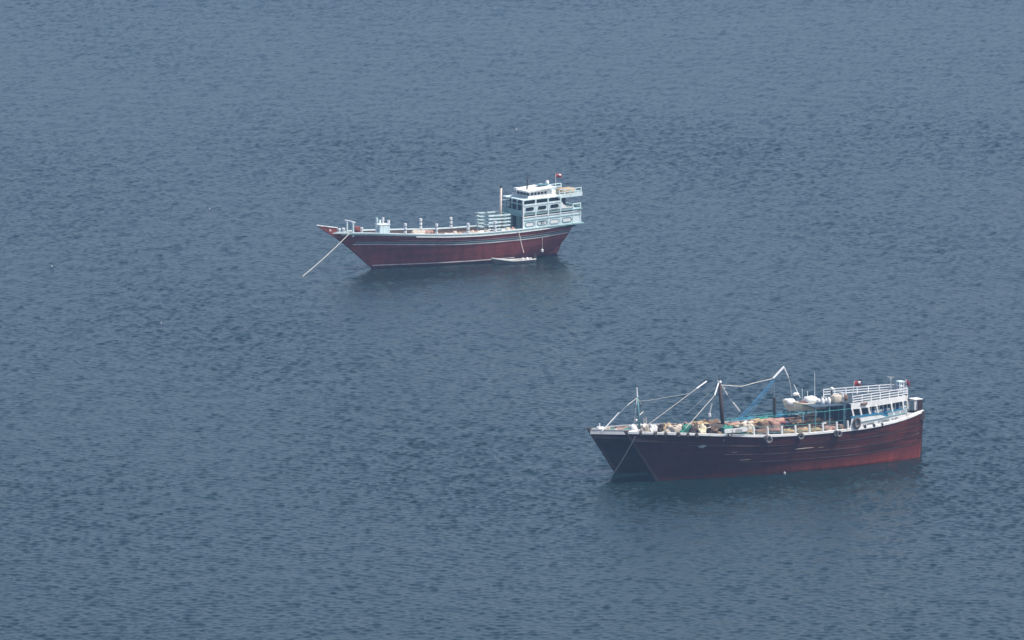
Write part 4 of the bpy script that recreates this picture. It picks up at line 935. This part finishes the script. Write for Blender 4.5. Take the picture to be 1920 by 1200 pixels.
# teal guard lines along the deck
for a in (((1357, 786, 0.0), (1400, 783, -1.0), (1470, 777, -2.0), (1540, 772, -2.6), (1598, 766, -3.4)), ((1360, 791, 0.6), (1420, 785, 1.0), (1470, 780, 1.2), (1540, 773, 1.6)), ((1400, 779, 2.8), (1460, 773, 2.8), (1520, 768, 2.8), (1545, 766, 2.8))):
    line(F2, a, 0.035, 'guard_line', 'rope_teal', D2)
for h_ in (0.45, 0.85, 1.25):
    for y_ in (-3.25, 3.25):
        MB().tube([(x, y_, H2.sheer(x) + h_ + 0.05 * math.sin(x * 3 + h_ * 9)) for x in np.linspace(9.5, 24.3, 40)], 0.022, 5).build('guard_line', 'rope_teal' if h_ != 0.85 else 'rope_grey', D2)
for d in (-4.5, 5.0): line(F2, ((1452 + d * 0.3, 713, 1.6), (1424 + d, 748, 1.6), (1388 + d * 2, 788, 1.6)), 0.02, 'halyard', 'rope_blue', D2)
for px, py, y in ((1415, 776, 2.4), (1434, 772, 2.4), (1372, 785, 0.4), (1447, 778, 2.0)):
    p = F2.L(px, py, y); MB().tube([(p[0], y, 4.3), p], 0.07, 6).build('guard_post', 'teal_pale', D2)

# cream launch carried on gallows ahead of the house
a = F2.L(1467, 763, 0.6); b = F2.L(1545, 764, 0.6); kb = F2.L(1500, 769, 0.6)
SK2, s2h, s2l = make_skiff(F2, ((a[0] + b[0]) / 2, 0.6, kb[2]), b[0] - a[0], 1.9, 0, 'ship_launch', 'cream launch with white canopy carried above the deck cargo of the dark dhow', 'cream_paint', 'cream_paint', free=0.85)
for f, l_, h_, w_, mt in ((0.34, 0.9, 0.5, 0.7, 'plastic_white'), (-0.66, 0.7, 0.45, 0.6, 'plastic_white')):
    x = f * s2l; MB().blob((x, 0, 0.85 + h_ * 0.5), l_, w_, h_, 300 + int(10 * f), 0.07, 12, 8, 0.6).build('white_canopy' if f > 0 else 'bow_cover', mt, SK2, smooth=True)
MB().box(-0.35, 0.45, -0.5, 0.5, 0.7, 1.02).build('engine_box', 'red_brown', SK2)
MB().tube([(-0.2 * s2l - 0.6, 0, 0.5), (-0.2 * s2l - 0.6, 0, 1.9)], 0.12, 8).build('davit_post', 'dark_steel', SK2)
MB().blob((-0.2 * s2l - 0.5, 0, 2.0), 0.45, 0.3, 0.2, 9, 0.1, 10, 6, 0.8).build('davit_float', 'plastic_white', SK2, smooth=True)
MB().tube([(-0.2 * s2l - 0.75, 0, 3.15), (-0.2 * s2l + 0.15, 0, 1.5)], 0.06, 6).build('whip_aerial', 'steel_white', SK2)
for f, h_ in ((0.02, 2.6), (0.28, 2.2), (0.62, 4.4)): MB().tube([(f * s2l, 0.3, 0.7), (f * s2l - 0.05, 0.3, h_)], 0.03, 5).build('whip_aerial', 'steel_white', SK2)
for x in (a[0] + 1.6, b[0] - 1.2):
    g = MB().box(x - 0.1, x + 0.1, -1.6, 2.8, kb[2] - 0.2, kb[2] - 0.02)
    for y in (-1.5, 2.7): g.box(x - 0.09, x + 0.09, y - 0.09, y + 0.09, 4.1, kb[2] - 0.2)
    g.build('launch_gallows', 'teal_paint', D2)

# things on the roof of the house
def on_roof(px, py, y): p = F2.L(px, py, y); return np.array([p[0], y, rz2(p[0]) - 0.06])
# awning deck ahead of the roof
AW = MB().box(20.6, rx0_ - 0.1, -2.75, 2.9, 7.62, 7.74).build('awning_deck', 'navy_shade', D2)
for x in (20.8, 22.8):
    for y in (-2.65, 2.8): MB().box(x - 0.06, x + 0.06, y - 0.06, y + 0.06, 4.2, 7.62).build('awning_post', 'teal_paint', AW)
def aw(px, py, y): p = F2.L(px, py, y); return np.array([p[0], y, 7.74])
for i, (px, y, h_, r_, lb) in enumerate(((1535, -0.6, 0.6, 0.28, 'white water jar nearest the launch stern on the awning deck'), (1542, -1.2, 0.75, 0.26, 'second white jar behind the launch stern'), (1549, -0.8, 0.62, 0.26, 'third white jar left of the black funnel'),
                                         (1554, -1.4, 0.8, 0.25, 'white jar at the foot of the black funnel'), (1565, -1.0, 0.85, 0.3, 'cream jar just right of the black funnel'))):
    p = aw(px, 762, y); p[0] = min(p[0], rx0_ - 0.5)
    c = MB().lathe((0, 0, 0), [(r_ * 0.8, 0), (r_, 0.1), (r_, h_ * 0.7), (r_ * 0.5, h_ * 0.9), (r_ * 0.4, h_)], 10).build('water_jar', 'plastic_white' if i < 4 else 'cream_paint', smooth=True); place(c, F2, p); tag(c, lb, 'jar', 'white jars on the awning deck')
p = F2.L(1559.5, 760, -0.9); t_ = F2.L(1559.5, 731, -0.9)
FN = MB().tube([(p[0], -0.9, 7.74), (p[0], -0.9, t_[2])], 0.15, 10).build('funnel', 'dark_steel', D2, smooth=True)
MB().blob((p[0], -0.9, t_[2] + 0.12), 0.24, 0.24, 0.24, 3, 0.0, 10, 7, 1.0).build('funnel_cap', 'plastic_white', FN, smooth=True)
p = F2.L(1579, 753, -1.2); z = 7.74; t_ = F2.L(1579, 739, -1.2)
c = MB().blob((0, 0, (t_[2] - z) / 2), 0.62, 0.6, (t_[2] - z) / 2, 12, 0.05, 14, 8, 0.4).build('wrapped_crate', 'tarp_beige', smooth=True); place(c, F2, (min(p[0], rx0_ - 0.8), -1.2, z)); tag(c, 'beige wrapped crate ahead of the roof railing', 'crate')
for dx, h_, mt, lb in ((0.95, 1.2, 'plastic_grey', 'grey drum right of the beige wrapped crate'), (1.5, 0.8, 'tarp_brown', 'brown barrel squeezed between grey drum and railing')):
    c = MB().lathe((0, 0, 0), [(0.3, 0), (0.33, 0.1), (0.33, h_ * 0.5), (0.35, h_ * 0.52), (0.33, h_ * 0.55), (0.33, h_ - 0.08), (0.28, h_)], 12).build('barrel', mt, smooth=True)
    x = min(p[0], rx0_ - 0.8) + dx; place(c, F2, (x, -1.0, z if x < rx0_ - 0.1 else rz2(x) - 0.06)); tag(c, lb, 'barrel')
p = on_roof(1678, 742, 0.6); c = MB().lathe((0, 0, 0), [(0.33, 0), (0.36, 0.1), (0.36, 0.8), (0.2, 1.0), (0.14, 1.15)], 12).build('water_tank', 'plastic_grey', smooth=True); place(c, F2, p); tag(c, 'grey water tank standing on the white house roof', 'tank')
p = on_roof(1688, 740, 0.0); t = thing('davit_frame', F2, p, 'white box-shaped davit frame near the aft flagpole', 'frame')
for dx in (-0.3, 0.3):
    for dy in (-0.3, 0.3): MB().box(dx - 0.05, dx + 0.05, dy - 0.05, dy + 0.05, 0, 1.5).build('leg', 'steel_white', t)
for z in (0.5, 1.0): MB().box(-0.35, 0.35, -0.35, 0.35, z, z + 0.07).build('shelf', 'steel_white', t)
MB().box(-0.42, 0.42, -0.42, 0.42, 1.5, 1.62).build('top', 'aqua_white', t)
p = on_side(F2, H2, 1620, 757.5, -0.05); c = MB().tube([(-0.42, 0, 0), (0.42, 0, 0.05)], 0.16, 9).build('rolled_mat', 'tarp_brown'); place(c, F2, p); tag(c, 'brown rolled mat tied along the white roof edge', 'mat')
# flags
bp_ = on_roof(1597, 756, -0.4); tp = F2.L(1602, 714.5, -0.4)
make_flag(F2, bp_, tp, 0.95, 0.62, 'flag', 'bright red flag with white patch above the front of the white house', 'flag_red', 0.5, 0.1)
bp_ = on_roof(1700, 741, -0.2); tp = F2.L(1698.5, 706, -0.2)
make_flag(F2, bp_, tp - (0, 0, 0.35), 0.65, 0.65, 'flag', 'dark red flag on the white pole at the stern of the white house', 'flag_dark', None, 0.9)
p = on_roof(1670, 742, 1.2); c = thing('aerial', F2, p, 'thin pale aerial with crossbars on the white house roof', 'aerial')
MB().tube([(0, 0, 0), (0, 0, 2.1)], 0.03, 5).build('pole', 'rope_pale', c); MB().bar((-0.5, 0, 2.05), (0.5, 0, 1.95), 0.04, 0.04).bar((-0.35, -0.3, 1.8), (0.35, 0.3, 1.75), 0.04, 0.04).build('crossbar', 'rope_pale', c)
# overhanging stern closet
a = F2.L(1711, 769, 0.6); b = F2.L(1719, 748, 0.6)
CL = MB().box(a[0] - 0.1, b[0] + 0.35, 0.0, 1.2, a[2] - 0.1, b[2]).build('stern_closet', 'white_paint', D2)
MB().box(a[0] - 0.2, b[0] + 0.45, -0.1, 1.3, b[2], b[2] + 0.08).build('closet_roof', 'steel_white', CL)
MB().box(a[0] - 0.13, a[0] - 0.10, 0.2, 1.0, a[2], b[2] - 0.2).build('door', 'teal_pale', CL)

# ================================================================== 3. far dhow of the pair
O3 = F2.w((-1.1, 7.6, 0)); F3 = Frame(O3, 30)
BG2 = [(0, 0.13), (0.04, 0.9), (0.1, 1.8), (0.18, 2.65), (0.3, 3.38), (0.45, 3.6), (0.6, 3.6), (0.75, 3.3), (0.86, 2.7), (0.94, 1.94), (1, 1.08)]
BW2 = [(0, 0.08), (0.05, 0.36), (0.12, 0.95), (0.22, 1.7), (0.35, 2.35), (0.5, 2.8), (0.65, 2.85), (0.8, 2.25), (0.91, 1.2), (1, 0.22)]
H3 = Hull([(x, z - 0.55 + 0.012 * (x + 5)) for x, z in sh2], STEM2, [(-1.0, XB1 + 0.1), (3.0, XB1 + 0.15), (7.0, XB1)], BG2, BW2)      # a lower sister hull
D3 = base_vessel(F3, H3, 'wooden_dhow', 'dark hulled dhow mostly hidden behind its twin, its white rimmed bow showing', 'hull_black_far', 0.95, 'rope_grey', 0.16, 0.3)
for sd_ in (-1, 1):
    H3.band(0.0, 0.155, v=1.0, dz=-0.22, h=0.44, out=0.07, side=sd_).build('bow_bulwark', 'white_paint', D3)
    for v_ in (0.8, 0.6): H3.band(0.1, 0.99, v=v_, h=0.07, out=0.035, side=sd_).build('wale', 'wale_worn', D3)
stem_post(H3, D3, H3.sheer(XB0) + 0.25)
MB().slab([(XB1 - 0.1, -1.0), (XB1 + 0.45, -1.0), (XB1 + 0.5, 7.0), (XB1 - 0.1, 7.0)], lambda u, v, t: (u, t, v), -0.22, 0.22).build('sternpost', 'mast_wood', D3)
h3 = MB().box(29.5, 34.5, -2.2, 1.2, 4.2, 5.75, 0.05, 25).build('deckhouse', 'white_paint', D3)
MB().box(29.2, 34.8, -2.4, 1.4, 5.75, 5.87, 0.05, 25).build('house_roof', 'white_paint', h3)
for i in range(4):
    for y in (-2.21, 1.21): MB().box(29.9 + i * 1.15, 30.6 + i * 1.15, y - 0.02, y + 0.02, 4.9, 5.4, 0.05, 25).build('window', 'glass_dark', h3)
MB().box(29.43, 29.49, -0.9, -0.1, 4.3, 5.7).build('door', 'navy_shade', h3)
a = F3.L(1194, 728, 0); b = F3.L(1200, 806, 0)
M3 = MB().tube([(b[0], 0, 4.6), F3.L(1194.8, 744, 0)], 0.17, 8, 0.11).build('mast', 'teal_paint', D3, smooth=True)
MB().tube([F3.L(1194.8, 744, 0), F3.L(1193.8, 727, 0)], 0.11, 8, 0.08).build('topmast_spike', 'steel_white', M3)
for p_, q_, r_ in (((1194.5, 746, 0), (1176, 760, -1.0), 0.035), ((1195, 745, 0), (1203, 759, 0.8), 0.04), ((1194.5, 746, 0), (1193, 758, -0.4), 0.035), ((1176, 760, -1.0), (1135, 803, -1.2), 0.025), ((1203, 759, 0.8), (1213, 798, 1.6), 0.025), ((1193, 758, -0.4), (1188, 800, -1.4), 0.025)):
    line(F3, (p_, q_), r_, 'stay', 'rope_pale' if r_ > 0.03 else 'rope_grey', M3)
line(F3, ((1128, 809, -0.9), (1161, 773, -0.5)), 0.05, 'jib_boom', 'steel_white', D3)
line(F3, ((1195, 782, 0), (1206, 772, 0.4)), 0.06, 'jib_boom', 'rope_pale', D3)
DB = line(F3, ((1214, 797, 0.8), (1260, 763, 0.8), (1306, 728.5, 0.8)), 0.034, 'derrick_boom', 'rope_pale', D3)
line(F3, ((1306, 728.5, 0.8), (1325, 714.8, 0.8)), 0.10, 'boom_end', 'steel_white', DB)
line(F3, ((1196, 752, 0), (1215, 751, 0.2), (1250, 745, 0.5), (1291, 738, 0.8)), 0.028, 'derrick_line', 'rope_grey', D3)
for i, (px, py, y, rx, rzh, mt, lb) in enumerate(((1124, 806, 0.2, 0.45, 0.4, 'plastic_white', 'white windlass cover at the very bow of the hidden dhow'), (1138, 808, 0.2, 0.6, 0.45, 'tarp_beige', 'beige canvas heap behind the hidden dhow bow'),
                                                 (1151, 811, -0.8, 0.6, 0.45, 'net_green', 'green net heap left of the near dhow bow'), (1187, 803, 0.0, 0.5, 0.45, 'plastic_white', 'white sack left of the thin foremast'), (1205, 803, 0.2, 0.5, 0.5, 'plastic_white', 'white sack right of the thin foremast'),
                                                 (1167, 806, 0.8, 1.2, 0.3, 'tarp_pink', 'pale rosy mat between hidden bow and foremast'))):
    p = F3.L(px, py, y); y = inboard(H3, p[0], y, 0.6); rx = min(rx, 0.5) if p[0] < 0 else rx; zb = H3.sheer(p[0]) - 0.95; hh = max(p[2] + rzh - zb, 0.6) / 2
    c = MB().blob((0, 0, hh), rx, 0.35 if p[0] < 0 else 0.55, hh, 120 + i, 0.15, 12, 8, 0.7).build('cargo_bundle', mt, smooth=True); place(c, F3, (p[0], y, zb)); tag(c, lb, 'cargo')
ORD = ('first', 'second', 'third', 'fourth', 'fifth', 'sixth', 'seventh', 'eighth', 'ninth', 'tenth', 'eleventh', 'twelfth')
for i in range(12):
    x = 0.4 + i * 1.35 + gr.uniform(-0.3, 0.3); w_ = gr.uniform(0.25, 0.6); mt = GEAR[(i * 3 + 1) % 10]; y = inboard(H3, x, gr.uniform(-2.0, 2.4), w_ * 1.2)
    c = MB().blob((0, 0, w_ * 0.8), w_ * 1.8, w_, w_ * 0.9, 700 + i, 0.3, 14, 9, 0.65).build('cargo_bundle', mt, smooth=True); place(c, F3, (x, y, H3.sheer(x) - 0.95))
    tag(c, ORD[i] + ' half hidden bundle from the bow on the farther dark dhow', 'cargo', 'bundles on the farther dark dhow')
p = F3.L(1124, 805, 0.1); MB().tube([(p[0], 0.1, 5.2), (p[0], 0.1, p[2] + 0.75)], 0.09, 7).bar((p[0] - 0.35, 0.1, p[2] + 0.35), (p[0] + 0.1, 0.1, p[2] + 0.15), 0.12, 0.14).build('bow_post', 'steel_white', D3)
for px, tpy in ((1207, 784), (1211, 782)):
    p = F3.L(px, tpy, 0.6); MB().tube([(p[0] + 0.1, 0.6, 5.0), p], 0.05, 6).build('guard_post', 'rope_pale', D3)
p = F3.L(1193, 788, -0.1); MB().blob(p, 0.16, 0.16, 0.18, 4, 0.0, 8, 6, 1.0).build('mast_lamp', 'plastic_white', M3)
# mooring line across the bows
p = F2.L(1191, 819, -0.8); e = F2.L(1144, 886, 0.2); p2 = F2.w(p)
c = MB().tube([np.array(q) - p for q in sag(p, F2.loc(water(1140, 902)), 0.25, 12)], 0.045, 6).build('anchor_rope', 'rope_grey'); place(c, F2, p); tag(c, 'grey anchor rope slanting down across the two dark bows', 'rope')

# ================================================================== floats on the open water
for px, py, r_, lb in ((968, 244.5, 0.16, 'tiny white float on the open water above the lone dhow'), (97, 501, 0.13, 'tiny white float near the left edge of the sea'), (302, 607, 0.11, 'tiny white float on the water left of and below the lone dhow'),
                       (393, 393, 0.12, 'tiny white float left of the lone dhow beak'), (1471, 889, 0.16, 'small white float beside the waterline of the dark dhow')):
    w_ = water(px, py)
    c = MB().lathe((0, 0, 0), [(0.02, -r_), (r_ * 0.8, -r_ * 0.6), (r_, 0), (r_ * 0.8, r_ * 0.6), (r_ * 0.25, r_), (r_ * 0.25, r_ * 1.5)], 10).build('float', 'plastic_grey', smooth=True)
    c.location = (w_[0], w_[1], 0.1); tag(c, lb, 'float')

# ------------------------------------------------------------------ haze over the water
hz = MB().box(-41000, 41000, -6500, 46500, -3.0, 160.0)
hm = bpy.data.materials.new('haze_air'); hm.use_nodes = True; N = hm.node_tree.nodes; K = hm.node_tree.links
N.remove(N['Principled BSDF']); pv = N.new('ShaderNodeVolumePrincipled'); pv.inputs['Color'].default_value = (0.36, 0.60, 1.0, 1)
pv.inputs['Density'].default_value = 0.00012; pv.inputs['Anisotropy'].default_value = 0.2
K.new(pv.outputs[0], N['Material Output'].inputs['Volume'])
MAT['haze_air'] = hm
hob = hz.build('haze', 'haze_air'); hob['kind'] = 'stuff'
